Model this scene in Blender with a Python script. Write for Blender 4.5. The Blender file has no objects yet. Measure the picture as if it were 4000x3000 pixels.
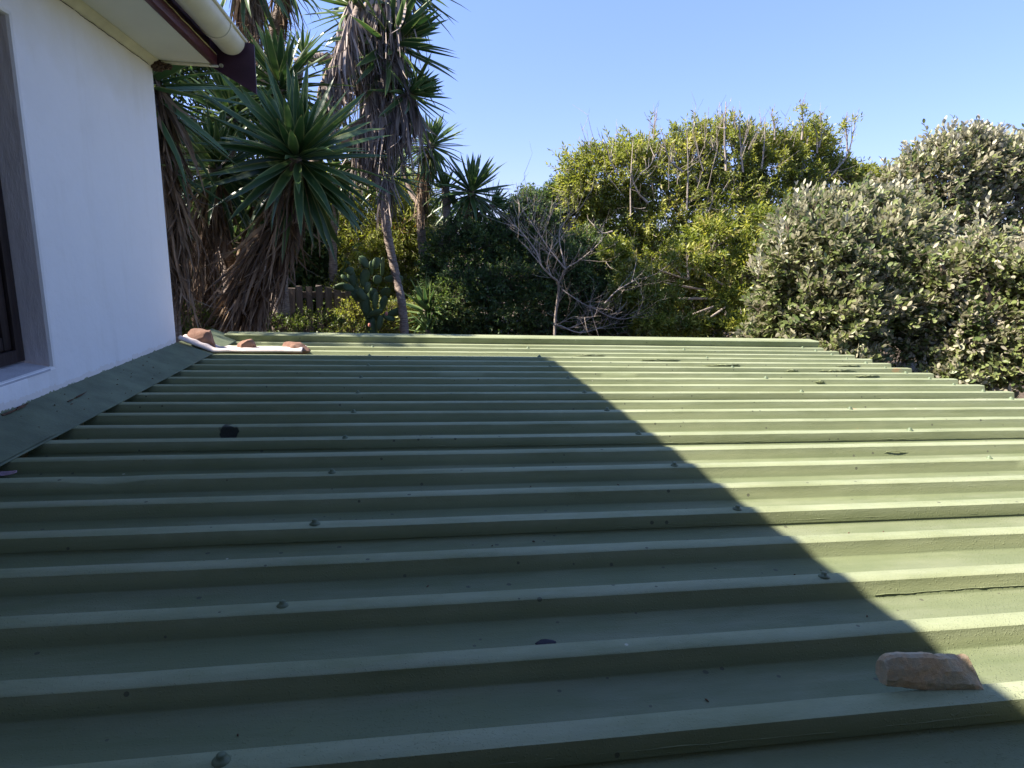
import bpy, bmesh, math, random
import numpy as np
from mathutils import Matrix, Vector
from mathutils import noise as mnoise
random.seed(7)
rng = np.random.default_rng(7)
sc = bpy.context.scene
COL = sc.collection

# ---------------------------------------------------------------- camera
FPX = 2502.27
CAMZ = 0.6041
CR = (0.98634, -0.16364, 0.0183)
yaw, pit, rol = 0.1641, 0.2013, 0.0183
_F = np.array([math.sin(yaw)*math.cos(pit), math.cos(yaw)*math.cos(pit), -math.sin(pit)])
_R0 = np.array([math.cos(yaw), -math.sin(yaw), 0.0])
_U0 = np.cross(_R0, _F)
_R = math.cos(rol)*_R0 + math.sin(rol)*_U0
_U = -math.sin(rol)*_R0 + math.cos(rol)*_U0
cam_data = bpy.data.cameras.new('camera')
cam_data.sensor_fit = 'HORIZONTAL'
cam_data.sensor_width = 36.0
cam_data.lens = FPX/4000*36.0
cam_data.clip_start = 0.05
cam_data.clip_end = 3000
cam = bpy.data.objects.new('camera', cam_data)
COL.objects.link(cam)
cam.matrix_world = Matrix(((_R[0], _U[0], -_F[0], 0.0), (_R[1], _U[1], -_F[1], 0.0),
                           (_R[2], _U[2], -_F[2], CAMZ), (0, 0, 0, 1)))
sc.camera = cam

# ---------------------------------------------------------------- sky, sun, exposure
SUN_EL = 45.3
w = bpy.data.worlds.new('World'); sc.world = w; w.use_nodes = True
wn = w.node_tree.nodes; wl = w.node_tree.links
bg = wn['Background']
sky = wn.new('ShaderNodeTexSky'); sky.sky_type = 'NISHITA'; sky.sun_disc = False
sky.sun_elevation = math.radians(SUN_EL); sky.sun_rotation = math.radians(-90)
sky.altitude = 0; sky.air_density = 1.0; sky.dust_density = 0.15; sky.ozone_density = 3.0
tint = wn.new('ShaderNodeMix'); tint.data_type = 'RGBA'; tint.blend_type = 'MULTIPLY'; tint.inputs[0].default_value = 1.0
wl.new(sky.outputs['Color'], tint.inputs[6])
tcw = wn.new('ShaderNodeTexCoord'); sxw = wn.new('ShaderNodeSeparateXYZ'); wl.new(tcw.outputs['Generated'], sxw.inputs[0])
rpw = wn.new('ShaderNodeValToRGB'); wl.new(sxw.outputs[2], rpw.inputs['Fac'])      # the haze near the horizon is bluer and dimmer than the model's
rpw.color_ramp.elements[0].position = 0.0; rpw.color_ramp.elements[0].color = (0.43, 0.395, 0.64, 1)
rpw.color_ramp.elements[1].position = 0.55; rpw.color_ramp.elements[1].color = (0.90, 0.86, 0.98, 1)
wl.new(rpw.outputs['Color'], tint.inputs[7])
wl.new(tint.outputs[2], bg.inputs['Color'])
bg.inputs['Strength'].default_value = 0.09
sl = bpy.data.lights.new('sun', 'SUN'); sl.energy = 4.0; sl.angle = math.radians(0.53)
sl.color = (1.0, 0.91, 0.82)
sun = bpy.data.objects.new('sun', sl); COL.objects.link(sun)
sun.rotation_euler = Vector((-math.cos(math.radians(SUN_EL)), 0.0, math.sin(math.radians(SUN_EL)))).to_track_quat('Z', 'Y').to_euler()
sc.view_settings.view_transform = 'Standard'; sc.view_settings.look = 'None'
sc.view_settings.gamma = 1.0; sc.view_settings.use_curve_mapping = False
sc.view_settings.exposure = 1.98
sc.cycles.max_bounces = 8; sc.cycles.diffuse_bounces = 4; sc.cycles.transmission_bounces = 4
sc.cycles.transparent_max_bounces = 4; sc.cycles.use_denoising = True

# ---------------------------------------------------------------- helpers
def at(x, y, Y):
    """the point at distance Y seen at (x, y) in a 2212 px wide view of the photograph"""
    f = FPX*2212/4000
    d = _F + (x-1106)/f*_R - (y-829.5)/f*_U
    return Vector(d*(Y/d[1])) + Vector((0, 0, CAMZ))

def tag(o, label=None, cat=None, group=None, kind=None):
    if label: o['label'] = label
    if cat: o['category'] = cat
    if group: o['group'] = group
    if kind: o['kind'] = kind
    return o

def empty(name, loc, label=None, cat=None, group=None):
    o = bpy.data.objects.new(name, None); COL.objects.link(o)
    o.location = loc; o.empty_display_size = 0.1
    return tag(o, label, cat, group)

def link(name, me, parent=None, mat=None):
    o = bpy.data.objects.new(name, me); COL.objects.link(o)
    if parent is not None:
        o.parent = parent
        o.matrix_parent_inverse = Matrix.Translation(-Vector(parent.location))
    if mat is not None and len(me.materials) == 0: me.materials.append(mat)
    return o

def pymesh(name, verts, faces, mat=None, parent=None, smooth=False):
    me = bpy.data.meshes.new(name)
    me.from_pydata([tuple(v) for v in verts], [], [tuple(f) for f in faces])
    if smooth: me.shade_smooth()
    me.update()
    return link(name, me, parent, mat)

def box_vf(x0, x1, y0, y1, z0, z1):
    v = [(x0,y0,z0),(x1,y0,z0),(x1,y1,z0),(x0,y1,z0),(x0,y0,z1),(x1,y0,z1),(x1,y1,z1),(x0,y1,z1)]
    f = [(0,3,2,1),(4,5,6,7),(0,1,5,4),(1,2,6,5),(2,3,7,6),(3,0,4,7)]
    return v, f

def box(name, b, mat, parent=None, bev=0.003, kindseg=2):
    bm = bmesh.new()
    v, f = box_vf(*b)
    vs = [bm.verts.new(p) for p in v]
    for q in f: bm.faces.new([vs[i] for i in q])
    if bev: bmesh.ops.bevel(bm, geom=bm.edges[:], offset=bev, segments=kindseg, affect='EDGES', profile=0.5)
    me = bpy.data.meshes.new(name); bm.to_mesh(me); bm.free()
    if bev: me.shade_smooth(); me.set_sharp_from_angle(angle=math.radians(40))
    return link(name, me, parent, mat)

def tube_vf(pts, rad, n=8, jitter=0.0, closed=True):
    pts = [Vector(p) for p in pts]
    V, Fc = [], []
    up = Vector((0.13, 0.31, 0.94))
    for i, p in enumerate(pts):
        t = (pts[min(i+1, len(pts)-1)] - pts[max(i-1, 0)])
        t = t.normalized() if t.length > 1e-9 else Vector((0,0,1))
        a = t.cross(up)
        if a.length < 0.1: a = t.cross(Vector((1, 0, 0)))
        a.normalize(); b = t.cross(a)
        r = rad[i] if hasattr(rad, '__len__') else rad
        for k in range(n):
            ang = 2*math.pi*k/n
            rr = r*(1+jitter*random.uniform(-1, 1))
            V.append(p + a*math.cos(ang)*rr + b*math.sin(ang)*rr)
    for i in range(len(pts)-1):
        for k in range(n):
            k2 = (k+1) % n
            Fc.append((i*n+k, i*n+k2, (i+1)*n+k2, (i+1)*n+k))
    if closed:
        Fc.append(tuple(range(n-1, -1, -1)))
        Fc.append(tuple(range((len(pts)-1)*n, len(pts)*n)))
    return V, Fc

class MB:
    def __init__(s): s.v = []; s.f = []
    def add(s, v, f):
        n = len(s.v); s.v += [tuple(p) for p in v]; s.f += [tuple(i+n for i in q) for q in f]
    def build(s, name, mat, parent=None, smooth=True, sharp=40):
        me = bpy.data.meshes.new(name); me.from_pydata(s.v, [], s.f)
        if smooth: me.shade_smooth(); me.set_sharp_from_angle(angle=math.radians(sharp))
        return link(name, me, parent, mat)

def smooth_path(pts, n=6):
    """Catmull-Rom through the points"""
    P = [Vector(p) for p in pts]
    if len(P) < 3: return P
    P = [P[0]*2-P[1]] + P + [P[-1]*2-P[-2]]
    out = []
    for i in range(1, len(P)-2):
        for k in range(n):
            t = k/n
            a, b, c, d = P[i-1], P[i], P[i+1], P[i+2]
            out.append(0.5*((2*b)+(c-a)*t+(2*a-5*b+4*c-d)*t*t+(3*b-a-3*c+d)*t**3))
    out.append(P[-2])
    return out

# ---------------------------------------------------------------- materials
class NT:
    def __init__(s, name):
        s.m = bpy.data.materials.new(name); s.m.use_nodes = True
        s.n = s.m.node_tree.nodes; s.l = s.m.node_tree.links
        s.b = s.n['Principled BSDF']; s.out = s.n['Material Output']
        s.b.inputs['Specular IOR Level'].default_value = 0.35
    def new(s, t, **kw):
        x = s.n.new(t)
        for k, v in kw.items(): setattr(x, k, v)
        return x
    def obj(s):
        if not hasattr(s, '_g'): s._g = s.new('ShaderNodeNewGeometry')
        return s._g.outputs['Position']
    def noise(s, scale, detail=4, rough=0.55, vec=None, stretch=None, dist=0.0):
        src = vec or s.obj()
        if stretch:
            mp = s.new('ShaderNodeMapping'); s.l.new(src, mp.inputs['Vector'])
            mp.inputs['Scale'].default_value = stretch; src = mp.outputs['Vector']
        n = s.new('ShaderNodeTexNoise'); s.l.new(src, n.inputs['Vector'])
        n.inputs['Scale'].default_value = scale; n.inputs['Detail'].default_value = detail
        n.inputs['Roughness'].default_value = rough; n.inputs['Distortion'].default_value = dist
        return n.outputs['Fac']
    def ramp(s, fac, stops):
        r = s.new('ShaderNodeValToRGB'); s.l.new(fac, r.inputs['Fac'])
        e = r.color_ramp.elements
        while len(e) < len(stops): e.new(0.5)
        for q, (p, c) in zip(e, stops):
            q.position = p; q.color = (*c, 1) if hasattr(c, '__len__') else (c, c, c, 1)
        return r.outputs['Color']
    def mix(s, fac, a, b, mode='MIX'):
        m = s.new('ShaderNodeMix', data_type='RGBA', blend_type=mode)
        for sock, val in ((m.inputs[0], fac), (m.inputs[6], a), (m.inputs[7], b)):
            if hasattr(val, 'links') or isinstance(val, bpy.types.NodeSocket): s.l.new(val, sock)
            elif hasattr(val, '__len__'): sock.default_value = (*val, 1)
            else: sock.default_value = val
        return m.outputs[2]
    def math(s, op, a, b=None, c=None):
        m = s.new('ShaderNodeMath', operation=op)
        for sock, val in zip(m.inputs, (a, b, c)):
            if val is None: continue
            if isinstance(val, bpy.types.NodeSocket): s.l.new(val, sock)
            else: sock.default_value = val
        return m.outputs[0]
    def sep(s, vec=None):
        x = s.new('ShaderNodeSeparateXYZ'); s.l.new(vec or s.obj(), x.inputs[0]); return x.outputs
    def bump(s, h, strength=0.3, dist=0.01, prev=None):
        b = s.new('ShaderNodeBump'); b.inputs['Strength'].default_value = strength
        b.inputs['Distance'].default_value = dist; s.l.new(h, b.inputs['Height'])
        if prev is not None: s.l.new(prev, b.inputs['Normal'])
        return b.outputs['Normal']
    def base(s, c): s.l.new(c, s.b.inputs['Base Color']) if isinstance(c, bpy.types.NodeSocket) else setattr(s.b.inputs['Base Color'], 'default_value', (*c, 1))
    def rough(s, r): s.l.new(r, s.b.inputs['Roughness']) if isinstance(r, bpy.types.NodeSocket) else setattr(s.b.inputs['Roughness'], 'default_value', r)
    def normal(s, n): s.l.new(n, s.b.inputs['Normal'])
    def spot(s, p, r, soft=0.3, warp=0.35, nscale=60, stretch=(1, 1, 1)):
        """mask of an irregular blot round a world point"""
        sub = s.new('ShaderNodeVectorMath', operation='SUBTRACT'); s.l.new(s.obj(), sub.inputs[0]); sub.inputs[1].default_value = p
        mul = s.new('ShaderNodeVectorMath', operation='MULTIPLY'); s.l.new(sub.outputs[0], mul.inputs[0]); mul.inputs[1].default_value = stretch
        ln = s.new('ShaderNodeVectorMath', operation='LENGTH'); s.l.new(mul.outputs[0], ln.inputs[0])
        n = s.noise(nscale, 3)
        d = s.math('ADD', s.math('DIVIDE', ln.outputs['Value'], r), s.math('MULTIPLY', s.math('SUBTRACT', n, 0.5), warp*2))
        mr = s.new('ShaderNodeMapRange'); s.l.new(d, mr.inputs['Value'])
        mr.inputs['From Min'].default_value = 1-soft; mr.inputs['From Max'].default_value = 1+soft
        mr.inputs['To Min'].default_value = 1; mr.inputs['To Max'].default_value = 0
        return mr.outputs['Result']

def simple(name, col, rough=0.6, var=0.12, scale=20, bump=0.0, bscale=80, bdist=0.004, spec=0.35, stretch=None):
    t = NT(name)
    n = t.noise(scale, 5, stretch=stretch)
    lo = tuple(c*(1-var) for c in col); hi = tuple(min(1, c*(1+var)) for c in col)
    t.base(t.ramp(n, [(0.3, lo), (0.7, hi)])); t.rough(rough)
    t.b.inputs['Specular IOR Level'].default_value = spec
    if bump: t.normal(t.bump(t.noise(bscale, 5, stretch=stretch), bump, bdist))
    return t.m

def roof_paint():
    t = NT('green_roof_paint')
    big = t.noise(1.6, 5, 0.6)
    mid = t.noise(14, 5, 0.6)
    streak = t.noise(9, 5, 0.6, stretch=(0.35, 5, 5))
    c = t.ramp(big, [(0.3, (0.165, 0.192, 0.094)), (0.7, (0.222, 0.246, 0.128))])
    c = t.mix(t.math('MULTIPLY', t.ramp(mid, [(0.35, 0.0), (0.75, 1.0)]), 0.22), c, (0.26, 0.28, 0.15))
    c = t.mix(t.math('MULTIPLY', t.ramp(streak, [(0.48, 0.0), (0.72, 1.0)]), 0.5), c, (0.150, 0.180, 0.080))
    # pale dust worn on the crests and pans, in patches along the ribs
    g = t.new('ShaderNodeNewGeometry')
    nz = t.sep(g.outputs['Normal'])[2]
    flat = t.ramp(nz, [(0.75, 0.0), (0.95, 1.0)])
    dust = t.ramp(t.noise(5.0, 6, 0.65, stretch=(0.5, 2.2, 2.2)), [(0.47, 0.0), (0.66, 1.0)])
    c = t.mix(t.math('MULTIPLY', t.math('MULTIPLY', dust, flat), 0.55), c, (0.31, 0.32, 0.21))
    # worn crest patches with sky glare painted in; rib shade painted into the pans
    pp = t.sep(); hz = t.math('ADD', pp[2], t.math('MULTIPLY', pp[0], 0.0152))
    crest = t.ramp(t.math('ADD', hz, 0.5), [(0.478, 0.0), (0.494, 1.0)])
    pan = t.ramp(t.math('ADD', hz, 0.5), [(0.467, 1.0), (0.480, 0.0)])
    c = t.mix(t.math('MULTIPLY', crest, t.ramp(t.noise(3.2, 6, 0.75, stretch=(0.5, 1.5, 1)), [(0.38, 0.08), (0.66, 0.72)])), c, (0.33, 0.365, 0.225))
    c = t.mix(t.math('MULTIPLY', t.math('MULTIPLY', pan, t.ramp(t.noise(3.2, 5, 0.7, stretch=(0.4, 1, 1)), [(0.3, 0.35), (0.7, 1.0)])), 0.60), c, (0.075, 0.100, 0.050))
    # dirt specks
    v = t.new('ShaderNodeTexVoronoi'); v.inputs['Scale'].default_value = 26; t.l.new(t.obj(), v.inputs['Vector'])
    rnd = t.sep(v.outputs['Color'])[0]
    speck = t.math('MULTIPLY', t.math('LESS_THAN', v.outputs['Distance'], t.math('MULTIPLY', rnd, 0.13)), t.math('GREATER_THAN', rnd, 0.55))
    c = t.mix(t.math('MULTIPLY', speck, 0.75), c, (0.07, 0.07, 0.05))
    v2 = t.new('ShaderNodeTexVoronoi'); v2.inputs['Scale'].default_value = 9; t.l.new(t.obj(), v2.inputs['Vector'])
    r2 = t.sep(v2.outputs['Color'])[1]
    sp2 = t.math('MULTIPLY', t.math('LESS_THAN', v2.outputs['Distance'], 0.035), t.math('GREATER_THAN', r2, 0.72))
    c = t.mix(t.math('MULTIPLY', sp2, 0.8), c, (0.52, 0.50, 0.38))
    # rust round some screws and lap edges
    rm = None
    for p, r in (((1.897, 2.425, -0.03), 0.016), ((1.78, 2.235, -0.06), 0.014), ((1.60, 2.235, -0.06), 0.012), ((2.95, 3.43, -0.05), 0.022), ((1.36, 2.42, -0.03), 0.009)):
        s_ = t.spot(p, r, 0.3, 2.2, 110, (0.8, 1.8, 1.0))
        rm = s_ if rm is None else t.math('MAXIMUM', rm, s_)
    c = t.mix(t.math('MULTIPLY', rm, 0.45), c, (0.42, 0.20, 0.08))
    # spilled black stain in the shaded pan and the wet mark under it
    st = t.math('MAXIMUM', t.spot((-0.61, 2.215, -0.012), 0.040, 0.10, 1.2, 18, (1.25, 0.7, 1.4)), t.spot((-0.59, 2.165, -0.03), 0.030, 0.10, 1.2, 30, (0.8, 1.6, 0.4)))
    c = t.mix(t.math('MULTIPLY', st, 0.93), c, (0.012, 0.014, 0.014))
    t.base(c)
    t.rough(t.ramp(mid, [(0.3, 0.52), (0.7, 0.75)]))
    t.b.inputs['Specular IOR Level'].default_value = 0.25
    # relief: brush marks, paint blisters, orange peel
    blister = t.ramp(t.noise(260, 2, 0.5), [(0.58, 0.0), (0.76, 1.0)])
    area = t.ramp(t.noise(2.2, 3), [(0.35, 0.25), (0.65, 1.0)])
    peel = t.noise(330, 2, 0.5)
    brush = t.noise(60, 4, 0.7, stretch=(0.12, 1, 1))
    h = t.math('ADD', t.math('MULTIPLY', blister, area), t.math('ADD', t.math('MULTIPLY', peel, 0.30), t.math('MULTIPLY', brush, 0.7)))
    t.normal(t.bump(h, 0.75, 0.0016))
    return t.m

def wall_paint():
    t = NT('white_wall_paint')
    pos = t.sep()
    big = t.noise(1.3, 4, 0.5)
    c = t.ramp(big, [(0.3, (0.84, 0.84, 0.835)), (0.7, (0.88, 0.88, 0.87))])
    n = t.noise(6, 5, 0.6)
    # yellow grime under the eave
    zz = t.math('ADD', pos[2], t.math('MULTIPLY', t.math('SUBTRACT', n, 0.5), 0.22))
    mr = t.new('ShaderNodeMapRange'); t.l.new(zz, mr.inputs['Value'])
    mr.inputs['From Min'].default_value = 1.22; mr.inputs['From Max'].default_value = 1.54
    c = t.mix(t.math('MULTIPLY', mr.outputs['Result'], 0.62), c, (0.62, 0.55, 0.33))
    runs = t.ramp(t.noise(7, 5, 0.7, stretch=(1, 1, 0.12)), [(0.55, 0.0), (0.78, 1.0)])
    c = t.mix(t.math('MULTIPLY', runs, 0.16), c, (0.50, 0.46, 0.36))
    blot = t.ramp(t.noise(3.4, 6, 0.65), [(0.52, 0.0), (0.72, 1.0)])
    c = t.mix(t.math('MULTIPLY', blot, 0.10), c, (0.60, 0.58, 0.52))
    # small dark flecks
    v = t.new('ShaderNodeTexVoronoi'); v.inputs['Scale'].default_value = 22; t.l.new(t.obj(), v.inputs['Vector'])
    r = t.sep(v.outputs['Color'])[0]
    fl = t.math('MULTIPLY', t.math('LESS_THAN', v.outputs['Distance'], t.math('MULTIPLY', r, 0.06)), t.math('GREATER_THAN', r, 0.7))
    c = t.mix(t.math('MULTIPLY', fl, 0.5), c, (0.25, 0.23, 0.18))
    # green roof paint brushed up onto the foot of the wall
    edge = t.noise(26, 4, 0.7)
    zz2 = t.math('SUBTRACT', pos[2], t.math('MULTIPLY', t.math('SUBTRACT', edge, 0.45), 0.05))
    gr = t.math('LESS_THAN', zz2, 0.086)
    c = t.mix(gr, c, (0.25, 0.28, 0.165))
    zz3 = t.math('SUBTRACT', pos[2], t.math('MULTIPLY', t.math('SUBTRACT', t.noise(14, 4, 0.7), 0.45), 0.07))
    rs = t.math('MULTIPLY', t.math('LESS_THAN', zz3, 0.106), t.math('GREATER_THAN', zz2, 0.086))
    c = t.mix(t.math('MULTIPLY', rs, 0.22), c, (0.60, 0.46, 0.30))
    t.base(c); t.rough(0.75)
    b = t.bump(t.noise(9, 3), 0.3, 0.02)
    b = t.bump(t.noise(160, 4, 0.6), 0.35, 0.0018, b)
    t.normal(b)
    return t.m

def reveal_paint():
    t = NT('grey_reveal_plaster')
    n = t.noise(40, 6, 0.65, stretch=(1, 1, 0.25))
    c = t.ramp(n, [(0.3, (0.70, 0.65, 0.64)), (0.7, (0.82, 0.77, 0.76))])
    t.base(c); t.rough(0.8)
    t.normal(t.bump(n, 0.6, 0.006))
    return t.m

def leafmat(name, lo, hi, under=None, trans=0.25, rough=0.45, edge=None, dead=None, spec=0.4):
    t = NT(name)
    oi = t.new('ShaderNodeObjectInfo')
    at_ = t.new('ShaderNodeAttribute'); at_.attribute_name = 'var'
    v = t.math('FRACT', t.math('ADD', at_.outputs['Fac'], oi.outputs['Random']))
    c = t.ramp(v, [(0.0, lo), (0.55, tuple((a+b)/2 for a, b in zip(lo, hi))), (1.0, hi)])
    if dead:
        c = t.mix(t.math('GREATER_THAN', v, dead[0]), c, dead[1])
    uvn = t.new('ShaderNodeUVMap')
    u = t.sep(uvn.outputs['UV'])
    if edge is not None:
        e = t.ramp(t.math('ABSOLUTE', t.math('SUBTRACT', u[0], 0.5)), [(0.36, 0.0), (0.46, 1.0)])
        c = t.mix(t.math('MULTIPLY', e, 0.75), c, edge)
        tip = t.ramp(u[1], [(0.93, 0.0), (0.99, 1.0)])
        c = t.mix(tip, c, (0.14, 0.08, 0.04))
        lines = t.noise(60, 3, 0.5, vec=uvn.outputs['UV'], stretch=(1, 0.02, 1))
        c = t.mix(t.math('MULTIPLY', lines, 0.25), c, lo)
    if under is not None:
        g = t.new('ShaderNodeNewGeometry')
        uc = t.ramp(v, [(0.0, tuple(x*0.8 for x in under)), (1.0, under)])
        c = t.mix(g.outputs['Backfacing'], c, uc)
    t.base(c); t.rough(rough)
    t.b.inputs['Specular IOR Level'].default_value = spec
    tr = t.new('ShaderNodeBsdfTranslucent')
    hs = t.new('ShaderNodeHueSaturation'); hs.inputs['Saturation'].default_value = 1.15; hs.inputs['Value'].default_value = 1.3
    t.l.new(c, hs.inputs['Color']); t.l.new(hs.outputs['Color'], tr.inputs['Color'])
    mx = t.new('ShaderNodeMixShader'); mx.inputs[0].default_value = trans
    t.l.new(t.b.outputs[0], mx.inputs[1]); t.l.new(tr.outputs[0], mx.inputs[2])
    t.l.new(mx.outputs[0], t.out.inputs['Surface'])
    return t.m

def yucca_bark():
    t = NT('ringed_yucca_bark')
    pos = t.obj()
    n = t.noise(14, 5, 0.6)
    rings = t.noise(70, 3, 0.6, stretch=(0.25, 0.25, 1.0))
    c = t.ramp(rings, [(0.35, (0.13, 0.095, 0.075)), (0.65, (0.34, 0.275, 0.22))])
    c = t.mix(t.math('MULTIPLY', n, 0.5), c, (0.25, 0.20, 0.165))
    t.base(c); t.rough(0.85)
    t.normal(t.bump(rings, 0.9, 0.02))
    return t.m

def stone_mat(name, a, b, c3, grey=None):
    t = NT(name)
    tc = t.new('ShaderNodeTexCoord').outputs['Object']
    n = t.noise(16, 6, 0.6, vec=tc); n2 = t.noise(180, 4, 0.7, vec=tc)
    c = t.ramp(n, [(0.3, a), (0.5, b), (0.72, c3)])
    c = t.mix(t.math('MULTIPLY', t.ramp(n2, [(0.45, 0.0), (0.62, 1.0)]), 0.35), c, tuple(x*0.45 for x in b))
    if grey:
        m = t.ramp(t.noise(30, 5, 0.7, vec=tc), [(0.42, 0.0), (0.58, 1.0)])
        c = t.mix(t.math('MULTIPLY', m, 0.6), c, grey)
    t.base(c); t.rough(0.9)
    t.normal(t.bump(t.math('ADD', n2, t.math('MULTIPLY', n, 2.0)), 0.6, 0.003))
    return t.m

M = {}
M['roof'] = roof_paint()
M['wall'] = wall_paint()
M['reveal'] = reveal_paint()
M['sill'] = simple('grey_sill_paint', (0.52, 0.52, 0.55), 0.7, 0.12, 12, 0.5, 120, 0.003)
M['soffit'] = simple('cream_soffit_paint', (0.66, 0.65, 0.53), 0.6, 0.05, 3, 0.2, 60, 0.003)
M['cornice'] = simple('cream_cornice_paint', (0.62, 0.59, 0.42), 0.6, 0.12, 8, 0.2, 60, 0.003)
M['maroon'] = simple('maroon_gloss_paint', (0.085, 0.022, 0.028), 0.42, 0.35, 18, 0.4, 70, 0.003, stretch=(1, 0.25, 1))
M['barge'] = simple('dark_maroon_paint', (0.055, 0.022, 0.035), 0.5, 0.25, 10, 0.3, 60, 0.003, stretch=(0.3, 1, 1))
M['gutter'] = simple('cream_gutter_plastic', (0.66, 0.63, 0.48), 0.4, 0.10, 5, 0.05, 60, 0.002)
M['bead'] = simple('dirty_cream_sealant', (0.48, 0.44, 0.27), 0.8, 0.3, 30, 0.6, 90, 0.004)
M['tile'] = simple('dark_roof_tile', (0.12, 0.09, 0.08), 0.8, 0.3, 10, 0.4, 40, 0.01)
M['frame'] = simple('dark_brown_window_wood', (0.030, 0.020, 0.018), 0.5, 0.4, 30, 0.4, 60, 0.003, stretch=(1, 1, 0.2))
M['bead_wood'] = simple('worn_brown_glazing_bead', (0.075, 0.052, 0.035), 0.6, 0.4, 30)
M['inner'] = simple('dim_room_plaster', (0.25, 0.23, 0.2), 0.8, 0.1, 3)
g = NT('dark_window_glass'); g.base((0.018, 0.02, 0.024)); g.rough(0.08); g.b.inputs['Specular IOR Level'].default_value = 0.5
M['glass'] = g.m
M['bark'] = yucca_bark()
M['branch'] = simple('pale_grey_bare_twig', (0.32, 0.27, 0.22), 0.8, 0.35, 40, 0.5, 120, 0.003)
M['twig'] = simple('brown_shrub_twig', (0.13, 0.10, 0.075), 0.8, 0.3, 40)
M['fence'] = simple('weathered_fence_timber', (0.105, 0.085, 0.07), 0.85, 0.4, 25, 0.8, 50, 0.006, stretch=(1, 1, 0.12))
M['soil'] = simple('leaf_litter_soil', (0.075, 0.055, 0.035), 0.95, 0.5, 2.5, 0.8, 20, 0.05)
M['plaster2'] = simple('rough_lean_to_plaster', (0.5, 0.48, 0.43), 0.85, 0.15, 4, 0.5, 60, 0.005)
M['nest'] = simple('brown_mud', (0.085, 0.055, 0.035), 0.95, 0.5, 120, 1.0, 160, 0.01)
M['cloth'] = simple('off_white_canvas', (0.56, 0.49, 0.45), 0.9, 0.10, 40, 0.6, 200, 0.003)
M['rock_red'] = stone_mat('reddish_sandstone', (0.14, 0.070, 0.045), (0.22, 0.125, 0.085), (0.27, 0.18, 0.13))
M['rock_pink'] = stone_mat('pinkish_brown_stone', (0.46, 0.32, 0.17), (0.58, 0.42, 0.25), (0.66, 0.53, 0.36), grey=(0.33, 0.33, 0.24))
M['black'] = simple('black_rubber_scrap', (0.022, 0.018, 0.026), 0.7, 0.2, 40)
M['pinkleaf'] = simple('pinkish_dry_petal', (0.48, 0.33, 0.38), 0.7, 0.25, 60)
M['litter'] = simple('brown_leaf_litter', (0.11, 0.06, 0.035), 0.9, 0.5, 50)

M['yucca'] = leafmat('yucca_leaf_green', (0.035, 0.080, 0.026), (0.105, 0.175, 0.055), None, 0.20, 0.36, edge=(0.32, 0.34, 0.13), spec=0.45)
M['yucca_pale'] = leafmat('pale_yucca_leaf', (0.06, 0.12, 0.045), (0.15, 0.23, 0.075), None, 0.22, 0.42, edge=(0.36, 0.38, 0.15))
M['dead'] = leafmat('dead_yucca_leaf', (0.09, 0.062, 0.044), (0.38, 0.28, 0.19), None, 0.08, 0.85, spec=0.1)
M['dead_grey'] = leafmat('grey_dead_yucca_leaf', (0.10, 0.082, 0.075), (0.40, 0.34, 0.30), None, 0.08, 0.85, spec=0.1)
M['hedge'] = leafmat('dark_hedge_leaf', (0.040, 0.080, 0.026), (0.16, 0.22, 0.065), None, 0.36, 0.5, dead=(0.95, (0.15, 0.19, 0.04)))
M['tree'] = leafmat('bright_tree_leaf', (0.14, 0.18, 0.036), (0.46, 0.46, 0.11), None, 0.45, 0.42, dead=(0.94, (0.30, 0.27, 0.10)))
M['silver'] = leafmat('grey_green_bush_leaf', (0.08, 0.12, 0.035), (0.25, 0.28, 0.095), (0.44, 0.42, 0.28), 0.28, 0.40, dead=(0.86, (0.34, 0.31, 0.22)))
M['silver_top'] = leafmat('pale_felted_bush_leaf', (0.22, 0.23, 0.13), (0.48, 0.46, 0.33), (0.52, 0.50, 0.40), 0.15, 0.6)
M['weep'] = leafmat('yellow_green_fine_leaf', (0.18, 0.22, 0.04), (0.50, 0.52, 0.11), None, 0.45, 0.5, dead=(0.97, (0.35, 0.17, 0.05)))
M['bright'] = leafmat('bright_undergrowth_leaf', (0.055, 0.10, 0.018), (0.17, 0.22, 0.04), None, 0.3, 0.45)
M['cactus'] = simple('prickly_pear_skin', (0.065, 0.105, 0.042), 0.55, 0.25, 12, 0.3, 60, 0.006)
M['sky_blocker'] = simple('dark_sky_blocker', (0.12, 0.08, 0.06), 0.85, 0.3, 12, 0.5, 40, 0.01)  # unseen wing wall, made dark to keep light off the rib webs
M['screw'] = simple('green_painted_screw', (0.12, 0.155, 0.085), 0.5, 0.2, 30)
M['flash'] = simple('dark_green_flashing_paint', (0.135, 0.165, 0.100), 0.6, 0.28, 9, 0.5, 120, 0.003)  # flashing in a darker mottled green than the roof sheets
# ================================================================ SETTING: ground
def ground_z(x, y):
    def s(a, b, t):
        t = min(1, max(0, (t-a)/(b-a))); return t*t*(3-2*t)
    z = -2.35 + 1.25*s(4.8, 7.4, y) + 0.5*s(8, 16, y)
    if x > 2.5: z -= 0.3*s(2.5, 4, x)*(1-s(6, 9, y))
    return z + 0.06*mnoise.noise((x*0.7, y*0.7, 0))
gx = [-600, -200, -60] + [-30+i*1.5 for i in range(14)] + [-9.5+i*0.5 for i in range(42)] + [12+i*2 for i in range(12)] + [60, 200, 600]
gy = [-600, -200, -60, -20] + [-8+i*1.0 for i in range(12)] + [4+i*0.4 for i in range(30)] + [17+i*2 for i in range(12)] + [60, 200, 600, 1500]
gv = [(x, y, ground_z(x, y)) for y in gy for x in gx]
gf = [(j*len(gx)+i, j*len(gx)+i+1, (j+1)*len(gx)+i+1, (j+1)*len(gx)+i) for j in range(len(gy)-1) for i in range(len(gx)-1)]
tag(pymesh('ground', gv, gf, M['soil'], None, True), kind='structure')

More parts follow.
